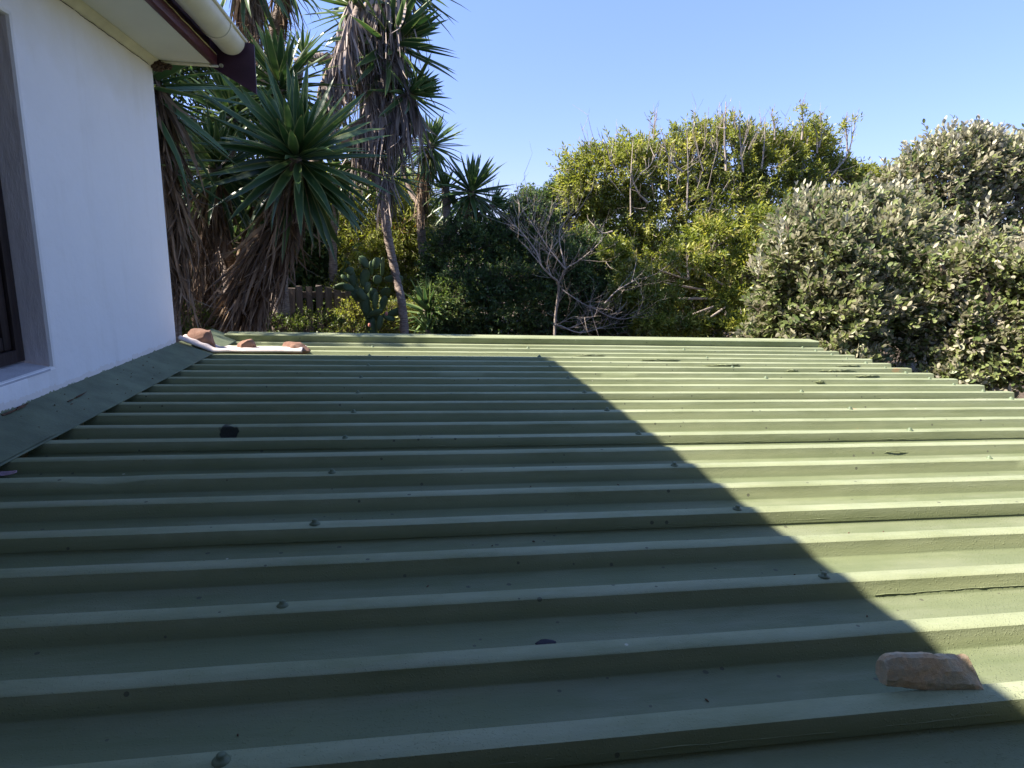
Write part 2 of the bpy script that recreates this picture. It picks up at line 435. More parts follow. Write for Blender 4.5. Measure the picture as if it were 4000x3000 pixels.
# ================================================================ THE HOUSE
XW = -1.2575; YC = 3.768; ZS = 1.5305; FW = 0.1705; FZ = 0.0885
house = empty('white_house', (XW, 1.5, -2.4), 'white plastered house with dark brown window and maroon eave boards beside the green roof', 'house')
WY0, WY1, WZ0, WZ1 = 1.18, 2.506, 0.177, 1.331
def grid_wall():
    """outer skin of the wall with a softly rounded window opening and far corner, and its thickness"""
    bm = bmesh.new()
    rr = 0.012
    ys = [-0.6, WY0-rr, WY0, WY1, WY1+rr, YC-0.02]; zs = [-2.6, WZ0-rr, WZ0, WZ1, WZ1+rr, ZS+0.02]
    def quad(a, b, c, d): bm.faces.new([bm.verts.new(p) for p in (a, b, c, d)])
    X = XW
    yb = [-0.6, WY0-rr, WY1+rr, YC-0.02]; zb = [-2.6, WZ0-rr, WZ1+rr, ZS+0.02]
    for i in range(3):
        for j in range(3):
            if i == 1 and j == 1: continue
            quad((X, yb[i], zb[j]), (X, yb[i+1], zb[j]), (X, yb[i+1], zb[j+1]), (X, yb[i], zb[j+1]))
    # rounded arris of the opening
    o = [(WY0-rr, WZ0-rr), (WY1+rr, WZ0-rr), (WY1+rr, WZ1+rr), (WY0-rr, WZ1+rr)]
    n = [(WY0, WZ0), (WY1, WZ0), (WY1, WZ1), (WY0, WZ1)]
    for k in range(4):
        k2 = (k+1) % 4
        m0 = ((o[k][0]+3*n[k][0])/4, (o[k][1]+3*n[k][1])/4); m1 = ((o[k2][0]+3*n[k2][0])/4, (o[k2][1]+3*n[k2][1])/4)
        quad((X, *o[k]), (X, *o[k2]), (X-0.0035, *m1), (X-0.0035, *m0))
        quad((X-0.0035, *m0), (X-0.0035, *m1), (X-0.013, *n[k2]), (X-0.013, *n[k]))
    # rounded far corner, then the gable wall running away to the left
    prof = [(X, YC-0.02), (X-0.002, YC-0.011), (X-0.007, YC-0.004), (X-0.02, YC)]
    for a, b in zip(prof, prof[1:]): quad((*a, -2.6), (*b, -2.6), (*b, ZS+0.02), (*a, ZS+0.02))
    quad((X-0.02, YC, -2.6), (-7.0, YC, -2.6), (-7.0, YC, ZS+0.02), (X-0.02, YC, ZS+0.02))
    # gable triangle under the roof slope
    quad((X-0.02, YC, ZS+0.02), (-7.0, YC, ZS+0.02), (-7.0, YC, 1.50+(7.0-0.85)*0.557), (X-0.02, YC, 1.62))
    bmesh.ops.remove_doubles(bm, verts=bm.verts, dist=0.0005)
    bmesh.ops.recalc_face_normals(bm, faces=bm.faces)
    me = bpy.data.meshes.new('wall'); bm.to_mesh(me); bm.free()
    return link('wall', me, house, M['wall'])
grid_wall()
# reveal: three plastered faces and a sloping sill
XI = XW-0.092
rv, rf = [], []
def rq(*p):
    n = len(rv); rv.extend(p); rf.append((n, n+1, n+2, n+3))
e = 0.0132
NS = 14
for i in range(NS):
    z0 = WZ0+(WZ1-WZ0)*i/NS; z1 = WZ0+(WZ1-WZ0)*(i+1)/NS
    rq((XW-e, WY1, z0), (XI-0.12, WY1, z0), (XI-0.12, WY1, z1), (XW-e, WY1, z1))
    rq((XI-0.12, WY0, z0), (XW-e, WY0, z0), (XW-e, WY0, z1), (XI-0.12, WY0, z1))
rq((XW-e, WY0, WZ1), (XW-e, WY1, WZ1), (XI-0.12, WY1, WZ1), (XI-0.12, WY0, WZ1))
pymesh('window_reveal', rv, rf, M['reveal'], house)
# sill plaster sloping down and out, with a proud apron below it
bm = bmesh.new()
sv = [(XI-0.03, WY0+0.002, WZ0+0.020), (XI-0.03, WY1-0.002, WZ0+0.020), (XW-0.012, WY1-0.002, WZ0-0.002), (XW+0.003, WY1-0.03, WZ0-0.008),
      (XW+0.003, WY0+0.002, WZ0-0.008), (XW-0.012, WY0+0.002, WZ0-0.002)]
pymesh('window_sill', sv+[(x, y, z-0.003) for x, y, z in sv], [(0, 5, 2, 1), (5, 4, 3, 2), (4, 10, 9, 3), (0, 6, 11, 5), (5, 11, 10, 4), (2, 3, 9, 8), (1, 2, 8, 7)], M['sill'], house)
box('sill_apron', (XW-0.01, XW+0.0045, WY0-0.02, 2.330, 0.06, WZ0-0.010), M['wall'], house, 0.003)
# window frame > rails, panes
win = tag(box('window_frame', (XI-0.035, XI+0.004, WY1-0.050, WY1-0.003, WZ0+0.022, WZ1-0.002), M['frame'], house, 0.003))
def wpart(name, b, m='frame', bev=0.003): return box(name, b, M[m], win, bev)
wpart('frame_head', (XI-0.035, XI+0.004, WY0+0.003, WY1-0.052, WZ1-0.05, WZ1-0.002))
wpart('frame_foot', (XI-0.035, XI+0.006, WY0+0.003, WY1-0.052, WZ0+0.022, WZ0+0.066))
wpart('frame_post', (XI-0.035, XI+0.004, WY0+0.003, WY0+0.05, WZ0+0.068, WZ1-0.052))
for y0 in (WY0+0.053, (WY0+WY1)/2+0.004):
    y1 = y0+(WY1-WY0)/2-0.058
    wpart('sash_stile', (XI-0.045, XI-0.006, y0, y0+0.042, WZ0+0.068, WZ1-0.052))
    wpart('sash_stile', (XI-0.045, XI-0.006, y1-0.042, y1, WZ0+0.068, WZ1-0.052))
    for za, zb_ in ((WZ0+0.069, WZ0+0.115), (0.523, 0.547), (WZ1-0.095, WZ1-0.053)):
        wpart('sash_rail', (XI-0.043, XI-0.008, y0+0.043, y1-0.043, za, zb_), 'frame', 0.002)
    for za, zb_ in ((WZ0+0.117, 0.521), (0.549, WZ1-0.097)):
        wpart('pane', (XI-0.034, XI-0.030, y0+0.040, y1-0.040, za-0.003, zb_+0.003), 'glass', 0)
        wpart('glazing_bead', (XI-0.030, XI-0.020, y1-0.052, y1-0.043, za, zb_), 'bead_wood', 0.001)
        wpart('glazing_bead', (XI-0.030, XI-0.020, y0+0.043, y0+0.052, za, zb_), 'bead_wood', 0.001)
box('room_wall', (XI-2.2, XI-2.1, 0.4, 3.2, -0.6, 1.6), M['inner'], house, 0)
# soffit, cornice strip with its crack, fascia, eave end
box('soffit', (XW-0.02, -0.979, -0.55, YC+0.003, ZS, ZS+0.012), M['soffit'], house, 0)
cv, cf = [], []
prof = [(XW+0.001, ZS-0.031), (XW+0.012, ZS-0.029), (XW+0.020, ZS-0.018), (XW+0.034, ZS-0.008), (XW+0.037, ZS-0.0005)]
ny = 90
for i in range(ny+1):
    y = -0.55+(YC+0.55-0.02)*i/ny
    wob = 0.0035*mnoise.noise((y*9, 3, 0))+0.002*mnoise.noise((y*40, 5, 0))
    for k, (x, z) in enumerate(prof):
        cv.append((x+(wob*0.3 if k else 0), y, z+(wob if k < 2 else 0)))
for i in range(ny):
    for k in range(4): cf.append((i*5+k, i*5+k+1, (i+1)*5+k+1, (i+1)*5+k))
pymesh('cornice_strip', cv, cf, M['cornice'], house, True)
mb = MB(); pts = []
for i in range(150):
    y = 1.2+(3.70-1.2)*i/149
    pts.append((XW+0.0015, y, ZS-0.033+0.005*mnoise.noise((y*11, 0, 7))+0.004*mnoise.noise((y*45, 0, 2))))
mb.add(*tube_vf(pts, [0.0012+0.001*abs(mnoise.noise((i*0.37, 1, 1))) for i in range(150)], 4, 0.3))
mb.build('plaster_crack', M['black'], house)
box('soffit_end_trim', (XW+0.005, -0.982, YC-0.018, YC+0.010, ZS-0.012, ZS-0.001), M['cornice'], house, 0.003)
fas = box('fascia_board', (-0.978, -0.947, -0.55, YC+0.004, ZS-0.002, ZS+0.046), M['maroon'], house, 0.004)
box('fascia_end_cap', (-0.990, -0.942, YC-0.012, YC+0.0055, ZS-0.014, ZS-0.002), M['soffit'], house, 0.005, 3)
mb = MB(); pts = [(-0.9485+0.0012*mnoise.noise((i*0.9, 4, 4)), -0.5+(YC+0.5)*i/119, ZS+0.049+0.0035*mnoise.noise((i*0.35, 0, 9))) for i in range(120)]
mb.add(*tube_vf(pts, [0.0028*(1+0.7*mnoise.noise((i*0.6, 8, 1))) for i in range(120)], 5, 0.25))
mb.build('sealant_bead', M['bead'], house)
box('upper_fascia_board', (-0.992, -0.975, -0.55, 3.760, ZS+0.046, ZS+0.165), M['barge'], house, 0.002)
# roof slab of tiles: rows that overlap
tn = 0.557; ang = math.atan(tn)
rf_o = pymesh('roof', *box_vf(-7.3, -0.875, -0.55, 3.795, 0, 0.03), M['tile'], house)
for v in rf_o.data.vertices: v.co.z += 1.672+(-0.875-v.co.x)*tn
tv, tf = [], []
for i in range(20):
    for j in range(13):
        x1 = -0.855-i*0.32; x0 = x1-0.35; y0 = -0.55+j*0.333; y1 = y0+0.325
        zz = lambda x, up: 1.672+(-0.875-x)*tn+up
        n = len(tv)
        tv += [(x1, y0, zz(x1, 0.036)), (x1, y1, zz(x1, 0.036)), (x0, y1, zz(x0, 0.012)), (x0, y0, zz(x0, 0.012)),
               (x1, y0, zz(x1, 0.024)), (x1, y1, zz(x1, 0.024))]
        tf += [(n, n+1, n+2, n+3), (n, n+4, n+5, n+1)]
t_ = pymesh('roof_tile', tv, tf, M['tile'], rf_o); t_['kind'] = 'stuff'
# barge board on the gable end, its moulding and nail
def slope_prism(name, y0, y1, pts, mat, par):
    v = [(x, y0, z) for x, z in pts]+[(x, y1, z) for x, z in pts]; n = len(pts)
    f = [tuple(range(n-1, -1, -1)), tuple(range(n, 2*n))]+[(i, (i+1) % n, n+(i+1) % n, n+i) for i in range(n)]
    return pymesh(name, v, f, mat, par)
bx = -0.764; zb0 = 1.400; zt0 = 1.640; XL = -7.2
bb = slope_prism('barge_board', 3.776, 3.794, [(bx, zb0), (bx, zt0), (-0.83, zt0+0.02), (XL, zt0+0.02+(-0.83-XL)*tn), (XL, zb0+(bx-XL)*tn)], M['barge'], house)
slope_prism('barge_moulding', 3.7695, 3.7755, [(bx-0.002, zb0), (bx-0.002, zb0+0.030), (XL, zb0+0.030+(bx-XL)*tn), (XL, zb0+(bx-XL)*tn)], M['barge'], house)
mb = MB(); mb.add(*tube_vf([(-0.930, 3.765, 1.528), (-0.930, 3.778, 1.528)], [0.009, 0.011], 10)); mb.build('board_bolt', M['bead'], house)

# gutter: half-round trough with bead, end cap and strap
gcx, gcz, gr = -0.872, 1.646, 0.070
def half_round(y0, y1, r, th, a0=180, a1=360, n=22):
    V, Fq = [], []
    for y in (y0, y1):
        for rr in (r, r-th):
            for k in range(n+1):
                a = math.radians(a0+(a1-a0)*k/n)
                V.append((gcx+rr*math.cos(a), y, gcz+rr*math.sin(a)))
    m = n+1
    for k in range(n):
        Fq.append((k, k+1, 2*m+k+1, 2*m+k)); Fq.append((m+k, 3*m+k, 3*m+k+1, m+k+1))
        Fq.append((k, m+k, m+k+1, k+1)); Fq.append((2*m+k, 2*m+k+1, 3*m+k+1, 3*m+k))
    Fq.append((0, 2*m, 3*m, m)); Fq.append((n, m+n, 3*m+n, 2*m+n))
    return V, Fq
gut = MB(); gut.add(*half_round(-0.55, 3.752, gr, 0.003)); gt = gut.build('gutter', M['gutter'], house)
c_ = MB(); vv = [(gcx+(gr-0.001)*math.cos(math.pi+math.pi*k/22), 3.7525, gcz+(gr-0.001)*math.sin(math.pi+math.pi*k/22)) for k in range(23)]
c_.add(vv+[(x, y+0.004, z) for x, y, z in vv], [tuple(range(23)), tuple(range(45, 22, -1))]+[(k, 23+k, 24+k, k+1) for k in range(22)])
c_.build('gutter_end_cap', M['gutter'], gt)
mb = MB(); mb.add(*tube_vf([(gcx+gr+0.004, -0.55, gcz+0.003), (gcx+gr+0.004, 3.762, gcz+0.003)], 0.0075, 12)); mb.build('gutter_bead', M['gutter'], gt)
for y in (3.47, 2.57, 1.67, 0.77):
    mb = MB(); mb.add(*half_round(y, y+0.022, gr+0.0045, 0.0035, 172, 368)); mb.build('gutter_bracket', M['gutter'], gt)

# unseen wing behind the camera; dark wall and eave added to cut sky light
box('sky_blocker_wall', (XW+0.25, 4.5, -0.70, -0.42, -2.6, 2.7), M['sky_blocker'], house, 0)
box('sky_blocker_eave', (XW+0.25, 4.6, -0.75, 0.10, 2.72, 2.78), M['soffit'], house, 0)

# ================================================================ LEAN-TO ROOF
PITCH = 0.1715; Y0 = 0.8601; SL = math.tan(0.0152); XE = 3.0546; DEP = 0.035
leanto = empty('corrugated_roof', (1.0, 2.2, -2.4), 'green painted ribbed metal roof of a lean-to, half in shadow', 'roof')
CW, WB = 0.034, 0.011
def rib_front(k): return Y0+k*PITCH
def roof_z(x): return -x*SL
def rib_profile(k, start=False, stop=False):
    """(y, z) points of one rib, front to back; k counts ribs away from the camera"""
    f = rib_front(k); b = 0.0023; p = []
    if start: p += [(f-WB*0.90, -DEP+0.0045+0.0015), (f-0.0016-0.001, -b*0.4)]
    else: p += [(f-WB-b, -DEP), (f-WB+0.001, -DEP+b), (f-0.0016, -b)]
    p += [(f+b*0.9, 0), (f+CW-b*0.9, 0)]
    if stop: p += [(f+CW+0.0006, -b), (f+CW+WB*0.9, -DEP*0.9)]
    else: p += [(f+CW+0.0016, -b), (f+CW+WB-0.001, -DEP+b), (f+CW+WB+b, -DEP)]
    return p
XS = [-1.13]+[-1.10+(XE+1.10)*i/110 for i in range(111)]
def make_sheet(k0, k1, last=False):
    pr = []
    for k in range(k0, k1+1): pr += rib_profile(k, start=(k == k0))
    if not last:
        q = rib_profile(k1+1, stop=True)
        pr += [(y, z-0.0022) for y, z in q]
    else:
        pr += [(rib_front(k1+1)-WB-0.004, -DEP)]
    V, Fc = [], []; n = len(pr)
    for i, x in enumerate(XS):
        for j, (y, z) in enumerate(pr):
            wz = 0.0010*mnoise.noise((x*1.1, y*3.0, 4))+0.0007*mnoise.noise((x*6, y*11, 9))
            wy = 0.0012*mnoise.noise((x*0.9, y*1.5, 20))+0.0005*mnoise.noise((x*7, y*9, 2))
            if z > -0.005:                     # a knock in one rib and a worn one
                d = ((x+0.776)/0.075)**2+((y-1.715)/0.03)**2
                wz -= 0.011*math.exp(-d)
            V.append((x, y+wy, roof_z(x)+z+wz))
    for i in range(len(XS)-1):
        for j in range(n-1): Fc.append((i*n+j, (i+1)*n+j, (i+1)*n+j+1, i*n+j+1))
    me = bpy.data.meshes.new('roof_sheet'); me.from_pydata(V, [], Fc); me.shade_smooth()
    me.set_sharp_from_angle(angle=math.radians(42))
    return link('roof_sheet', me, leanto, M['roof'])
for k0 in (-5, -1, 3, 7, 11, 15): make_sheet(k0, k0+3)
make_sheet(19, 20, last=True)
# roofing screws with domed washers, one mesh shared
def screw_mesh():
    bm = bmesh.new(); prof = [(0.0135, 0), (0.0130, 0.0025), (0.0105, 0.0052), (0.0072, 0.0066), (0.0068, 0.0115), (0.0050, 0.0130), (0.0, 0.0134)]
    rings = []
    for r, z in prof[:-1]: rings.append([bm.verts.new((r*math.cos(2*math.pi*k/12), r*math.sin(2*math.pi*k/12), z)) for k in range(12)])
    for a, b in zip(rings, rings[1:]):
        for k in range(12): bm.faces.new((a[k], a[(k+1) % 12], b[(k+1) % 12], b[k]))
    top = bm.verts.new((0, 0, prof[-1][1]))
    for k in range(12): bm.faces.new((rings[-1][k], rings[-1][(k+1) % 12], top))
    me = bpy.data.meshes.new('roof_screw'); bm.to_mesh(me); bm.free(); me.shade_smooth(); me.materials.append(M['screw']); return me
SM = screw_mesh()
def screw(x, k):
    o = bpy.data.objects.new('roof_screw', SM); COL.objects.link(o); o.parent = leanto
    o.matrix_parent_inverse = Matrix.Translation(-leanto.location)
    o.location = (x+random.uniform(-.012, .012), rib_front(k)+CW*0.5+random.uniform(-.004, .004), roof_z(x)-0.0006)
    o.rotation_euler = (random.uniform(-.12, .12), random.uniform(-.12, .12), random.uniform(0, 3)); s_ = random.uniform(0.72, 0.95); o.scale = (s_, s_, s_)
for k in range(-1, 20, 2): screw(-0.215, k)
for k in range(1, 21, 2): screw(0.795, k)
for k in range(-1, 21, 2): screw(1.885, k)
for k in range(5, 21): screw(2.885, k)
# blobs of old sealant painted over
def lump(name, c, r, mat, parent, seed=0, sub=3, amp=0.35, fr=2.2, facet=0.0):
    bm = bmesh.new(); bmesh.ops.create_icosphere(bm, subdivisions=sub, radius=1)
    for v in bm.verts:
        n = v.co.normalized()
        d = 1+amp*mnoise.noise(n*fr+Vector((seed*3.1, seed, 0)))+amp*0.35*mnoise.noise(n*fr*3+Vector((seed, 0, seed*2)))
        v.co = Vector((n.x*r[0]*d, n.y*r[1]*d, n.z*r[2]*d))
    me = bpy.data.meshes.new(name); bm.to_mesh(me); bm.free(); me.shade_smooth()
    o = link(name, me, parent, mat)
    o.location = c if parent is None else c
    return o
for (x, k, w_, yo) in ((1.55, 17, 0.20, 0.0), (1.15, 18, 0.12, -0.01), (1.9, 16, 0.16, -0.005), (2.25, 15, 0.05, -0.008), (2.55, 15, 0.14, -0.004), (2.62, 14, 0.10, 0.0), (2.2, 13, 0.035, -0.01), (2.75, 16, 0.12, 0.0), (2.84, 9, 0.018, -0.012)):
    y = rib_front(k)-WB*0.1+yo*0.5
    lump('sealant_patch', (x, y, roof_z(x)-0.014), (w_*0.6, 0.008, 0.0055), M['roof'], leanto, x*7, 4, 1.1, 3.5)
# cracked paint along the lapped edges, and a stray strand painted in
def paint_line(pts, r, seed):
    mb = MB(); run = []
    for i, q in enumerate(pts):
        if mnoise.noise((i*0.06, seed, 3)) > -0.22: run.append(q)
        else:
            if len(run) > 3: mb.add(*tube_vf(run, [r*(0.5+1.1*abs(mnoise.noise((j*0.3, seed, 0)))) for j in range(len(run))], 4, 0.3))
            run = []
    if len(run) > 3: mb.add(*tube_vf(run, [r*(0.5+1.1*abs(mnoise.noise((j*0.3, seed, 0)))) for j in range(len(run))], 4, 0.3))
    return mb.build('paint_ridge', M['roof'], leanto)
for k, x0, x1, zz in ((3, 0.1, 3.04, -0.022), (7, -0.8, 3.04, -0.026), (-1, -0.6, 0.9, -0.02), (1, 0.9, 2.6, -0.028), (11, 0.5, 3.0, -0.026)):
    P = []
    for i in range(220):
        x = x0+(x1-x0)*i/219; dz = 0.0025*mnoise.noise((x*3, k, 1))+0.0015*mnoise.noise((x*22, k, 2))
        z = zz+dz; P.append((x, rib_front(k)-WB*(-z/DEP)-0.0005, roof_z(x)+z))
    paint_line(P, 0.0013, k)
P = [(1.60+0.12*t, rib_front(6)-0.006-0.003*math.sin(t*math.pi), roof_z(1.6)-0.033+0.022*math.sin(min(1, t*1.5)*math.pi*0.75)*(1-0.5*t)) for t in [i/30 for i in range(31)]]
mb = MB(); mb.add(*tube_vf(P, 0.0010, 5, 0.2)); mb.build('paint_ridge', M['roof'], leanto)
# side flashing against the house wall: sloping plate, a joint, turned-down lip
fv, ff = [], []
ys = [-0.4+(4.42+0.4)*i/120 for i in range(121)]
for i, y in enumerate(ys):
    for j, t in enumerate([0, 0.25, 0.5, 0.75, 0.97, 1.0, 1.0]):
        x = XW+0.001+FW*t+(0.0025*mnoise.noise((y*4, 1, 1)) if j > 3 else 0)
        z = FZ+(roof_z(-1.09)+0.0035-FZ)*t+0.0028*mnoise.noise((y*3.1, t*2.5, 3))*(1 if 0 < j < 5 else 0.3)
        if j == 6: z -= 0.003
        fv.append((x, y, z))
for i in range(120):
    if abs(ys[i]-2.13) < 0.015: pass
    for j in range(6): ff.append((i*7+j, i*7+j+1, (i+1)*7+j+1, (i+1)*7+j))
fl = pymesh('side_flashing', fv, ff, M['flash'], leanto, True)
box('flashing_lap', (0, 0.178, -0.30, 0.0, 0, 0.0016), M['flash'], leanto, 0)
o = bpy.data.objects['flashing_lap']; a_ = math.atan2(roof_z(-1.09)+0.0035-FZ, FW)
o.matrix_basis = Matrix.Translation((XW+0.003, 2.14, FZ+0.0025)) @ Matrix.Rotation(-a_, 4, 'Y')
o.scale = (1, 1, 1)
# far end cap: rolled edge standing over the last pan, its front lip crumpled
cvv, cff = [], []
NX = 260
for i in range(NX+1):
    x = -1.16+(3.04+1.16)*i/NX
    wav = 0.006*mnoise.noise((x*5.5, 0, 0))+0.004*mnoise.noise((x*17, 3, 0))
    fold = 0.010*max(0, mnoise.noise((x*14, 7, 1))) if x < 0.35 else 0.002*mnoise.noise((x*9, 2, 2))
    sag = 0.012*math.exp(-((x-2.3)/0.35)**2)
    for (y, z) in ((4.346-fold*1.2, -0.033), (4.342+wav*0.4-fold*1.5, -0.010+fold*0.4), (4.330+wav*0.7, 0.026-sag*0.5), (4.328, 0.040), (4.336, 0.0465), (4.455, 0.0475), (4.462, 0.042), (4.463, -0.12)):
        cvv.append((x, y, roof_z(x)+z))
for i in range(NX):
    for j in range(7): cff.append((i*8+j, (i+1)*8+j, (i+1)*8+j+1, i*8+j+1))
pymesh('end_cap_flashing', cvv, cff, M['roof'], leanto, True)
bpy.data.objects['end_cap_flashing'].data.set_sharp_from_angle(angle=math.radians(35))
# timber and walls that carry the sheets
for yb_ in (0.6, 1.5, 2.4, 3.3, 4.2): box('purlin', (-1.2, 2.99, yb_, yb_+0.05, -0.16, -0.088), M['fence'], leanto, 0)
box('supporting_wall', (2.72, 2.90, -0.4, 4.39, -2.6, -0.17), M['plaster2'], leanto, 0)
box('supporting_wall', (-1.2, 2.715, 4.24, 4.39, -2.6, -0.17), M['plaster2'], leanto, 0)

# ================================================================ THINGS LYING ON THE ROOF
def stone(name, label, c, r, mat, seed, rot=(0, 0, 0), cuts=9, group=None):
    """angular stone: a lump cut by random planes"""
    rs = random.Random(seed)
    bm = bmesh.new(); bmesh.ops.create_icosphere(bm, subdivisions=4, radius=1.25)
    for i in range(cuts):
        n = Vector((rs.uniform(-1, 1), rs.uniform(-1, 1), rs.uniform(-1, 1))).normalized()
        d = rs.uniform(0.72, 0.95)
        for v in bm.verts:
            s_ = v.co.dot(n)-d
            if s_ > 0: v.co -= n*s_
    for s3 in ((0, 0, 1), (0, 0, -1), (0, -1, 0)):
        n = Vector(s3)
        for v in bm.verts:
            s_ = v.co.dot(n)-0.80
            if s_ > 0: v.co -= n*s_*0.95
    for v in bm.verts:
        v.co += v.co.normalized()*(0.05*mnoise.noise(v.co*2.5+Vector((seed, 0, 0)))+0.022*mnoise.noise(v.co*9+Vector((seed, 0, 0))))
        v.co = Vector((v.co.x*r[0], v.co.y*r[1], v.co.z*r[2]))
    me = bpy.data.meshes.new(name); bm.to_mesh(me); bm.free(); me.shade_smooth(); me.set_sharp_from_angle(angle=math.radians(28))
    o = link(name, me, None, mat); o.location = c; o.rotation_euler = rot
    return tag(o, label, 'stone', group)

def near_stone():
    """the long broken stone by the shadow edge, lofted from its own outline"""
    xs =  [-0.0735, -0.070, -0.062, -0.050, -0.036, -0.022, -0.008, 0.004, 0.012, 0.022, 0.034, 0.046, 0.056, 0.062, 0.066, 0.0705, 0.0735]
    top = [0.036, 0.0415, 0.0450, 0.0462, 0.0455, 0.0452, 0.0458, 0.0450, 0.0428, 0.0440, 0.0436, 0.0425, 0.0430, 0.0425, 0.040, 0.024, 0.002]
    bot = [0.007, 0.0050, 0.0045, 0.0040, 0.0010, 0.0, -0.0005, -0.001, -0.0012, -0.0015, -0.0015, -0.002, -0.0025, -0.0035, -0.0045, -0.0055, -0.0050]
    V, Fq = [], []
    N = len(xs)
    for i in range(N):
        x, t, b_ = xs[i], top[i], bot[i]; t *= 1.06; h = t-b_
        d0 = -0.014; d1 = 0.013
        sec = [(d0+0.004, b_), (d0, b_+0.2*h), (d0-0.001, b_+0.55*h), (d0+0.0005, t-0.10*h), (d0+0.0040, t), (d0+0.014, t+0.0015), (d1-0.006, t-0.001), (d1, t-0.2*h), (d1+0.002, b_+0.4*h), (d1-0.004, b_+0.001), (0.0, b_-0.001)]
        for j, (y, z) in enumerate(sec):
            xd = 0.016+(0.044-z)*1.15                     # the broken right-hand facet turns back along a slanting arris
            if y < 0: y += min(0.009, max(0, x-xd)*0.45)+max(0, -0.066-x)*0.4
            V.append((x+0.0008*math.sin(y*700+i*2), y, z))
    m = 11
    for i in range(N-1):
        for j in range(m): Fq.append((i*m+j, (i+1)*m+j, (i+1)*m+(j+1) % m, i*m+(j+1) % m))
    Fq.append(tuple(range(m))); Fq.append(tuple(range(N*m-1, (N-1)*m-1, -1)))
    me = bpy.data.meshes.new('stone'); me.from_pydata(V, [], Fq)
    bm = bmesh.new(); bm.from_mesh(me); bmesh.ops.recalc_face_normals(bm, faces=bm.faces)
    bmesh.ops.subdivide_edges(bm, edges=bm.edges, cuts=3, use_grid_fill=True)
    for v in bm.verts:
        n = v.co*110
        v.co += Vector((0.3, 1, 0.8))*0.0011*mnoise.noise(n)+Vector((1, 0.6, 0.7))*0.0006*mnoise.noise(n*3.1)
    bm.to_mesh(me); bm.free(); me.shade_smooth(); me.set_sharp_from_angle(angle=math.radians(12))
    o = link('stone', me, None, M['rock_pink'])
    o.location = (0.758, 0.727, -0.0155); o.rotation_euler = (math.radians(-28), math.radians(1.5), math.radians(-5))
    return tag(o, 'long pinkish brown broken stone by the shadow edge at the lower right', 'stone')
near_stone()
G3 = 'stones holding down the cloth'
stone('stone', 'largest reddish pointed stone on the cloth, beside the white wall', at(438, 734, 3.90), (0.070, 0.060, 0.068), M['rock_red'], 3, (0.1, 0.15, 0.3), 9, G3)
stone('stone', 'small red wedge stone in the middle of the cloth', at(530, 748, 3.90), (0.050, 0.042, 0.044), M['rock_red'], 12, (0.0, -0.2, 0.2), 10, G3)
stone('stone', 'flat rusty red stone on the right end of the cloth', at(640, 752, 3.90), (0.068, 0.048, 0.042), M['rock_red'], 22, (0.0, 0.12, -0.2), 9, G3)

# folded cloth strip: rolled front edge, rumpled top, lies over flashing and ribs
cl_v, cl_f = [], []
NA, NB = 90, 16
for i in range(NA+1):
    t = i/NA; x = -1.245+0.64*t
    base = FZ+(0.0035-FZ)*min(1, max(0, (x-XW)/FW)) if x < XW+FW else 0.0035
    zb_ = roof_z(x)+base+0.002
    yf = 3.745+0.075*min(1, max(0, (x+1.245)/0.25))+0.006*math.sin(t*9)
    for j in range(NB+1):
        s_ = j/NB
        y = yf+0.20*s_
        h = 0.022*(1-math.exp(-s_*16))*math.exp(-max(0, s_-0.15)*1.3)+0.010*mnoise.noise((x*11, y*13, 1))+0.006*mnoise.noise((x*30, y*26, 5))*(s_ > 0.1)
        if j == 0: y += 0.005; h = -0.001
        if j == 1: y -= 0.007; h = 0.009
        if j == 2: y -= 0.004; h = 0.017
        cl_v.append((x, y, zb_+max(h, -0.001)+(0.004 if s_ < 0.95 else 0)))
for i in range(NA):
    for j in range(NB): cl_f.append((i*(NB+1)+j, (i+1)*(NB+1)+j, (i+1)*(NB+1)+j+1, i*(NB+1)+j+1))
me = bpy.data.meshes.new('cloth'); me.from_pydata(cl_v, [], cl_f); me.shade_smooth()
cl = link('cloth', me, None, M['cloth'])
md = cl.modifiers.new('thickness', 'SOLIDIFY'); md.thickness = 0.004; md.offset = -1
tag(cl, 'off white folded cloth strip weighed down by three red stones at the wall corner', 'cloth')
lump('frayed_edge', (-1.225, 3.85, 0.092), (0.022, 0.02, 0.007), M['cloth'], None, 2, 3, 1.2, 5)
bpy.data.objects['frayed_edge'].parent = cl
# nest in the eave corner
nst = lump('mud_nest', (-1.233, 3.755, 1.507), (0.037, 0.031, 0.024), M['nest'], None, 5, 4, 0.5, 3)
tag(nst, 'brown lump of mud and straw stuck in the corner under the eave', 'nest')
n2 = lump('nest_tail', (0.045, 0.006, -0.004), (0.024, 0.014, 0.012), M['nest'], None, 8, 3, 0.8, 4); n2.parent = nst

def curl(name, label, cat, c, L, W, mat, rot, curlv=0.5, group=None, seed=0):
    """thin curled scrap or dry leaf with thickness"""
    n, m = 9, 4; V, Fq = [], []
    for i in range(n+1):
        t = i/n; wd = W*math.sin(math.pi*min(1, 0.08+t*0.9))**0.7
        for j in range(m+1):
            s_ = (j/m-0.5)
            V.append(((t-0.5)*L, s_*wd+0.08*W*mnoise.noise((t*6, s_, seed)), curlv*L*(0.25*(t-0.5)**2*2+0.8*s_*s_*W/L)+0.03*L*mnoise.noise((t*5, s_*5, seed))+0.001))
    for i in range(n):
        for j in range(m): Fq.append((i*(m+1)+j, (i+1)*(m+1)+j, (i+1)*(m+1)+j+1, i*(m+1)+j+1))
    o = pymesh(name, V, Fq, mat, None, True); md = o.modifiers.new('thickness', 'SOLIDIFY'); md.thickness = 0.0012
    o.location = c; o.rotation_euler = rot
    return tag(o, label, cat, group)
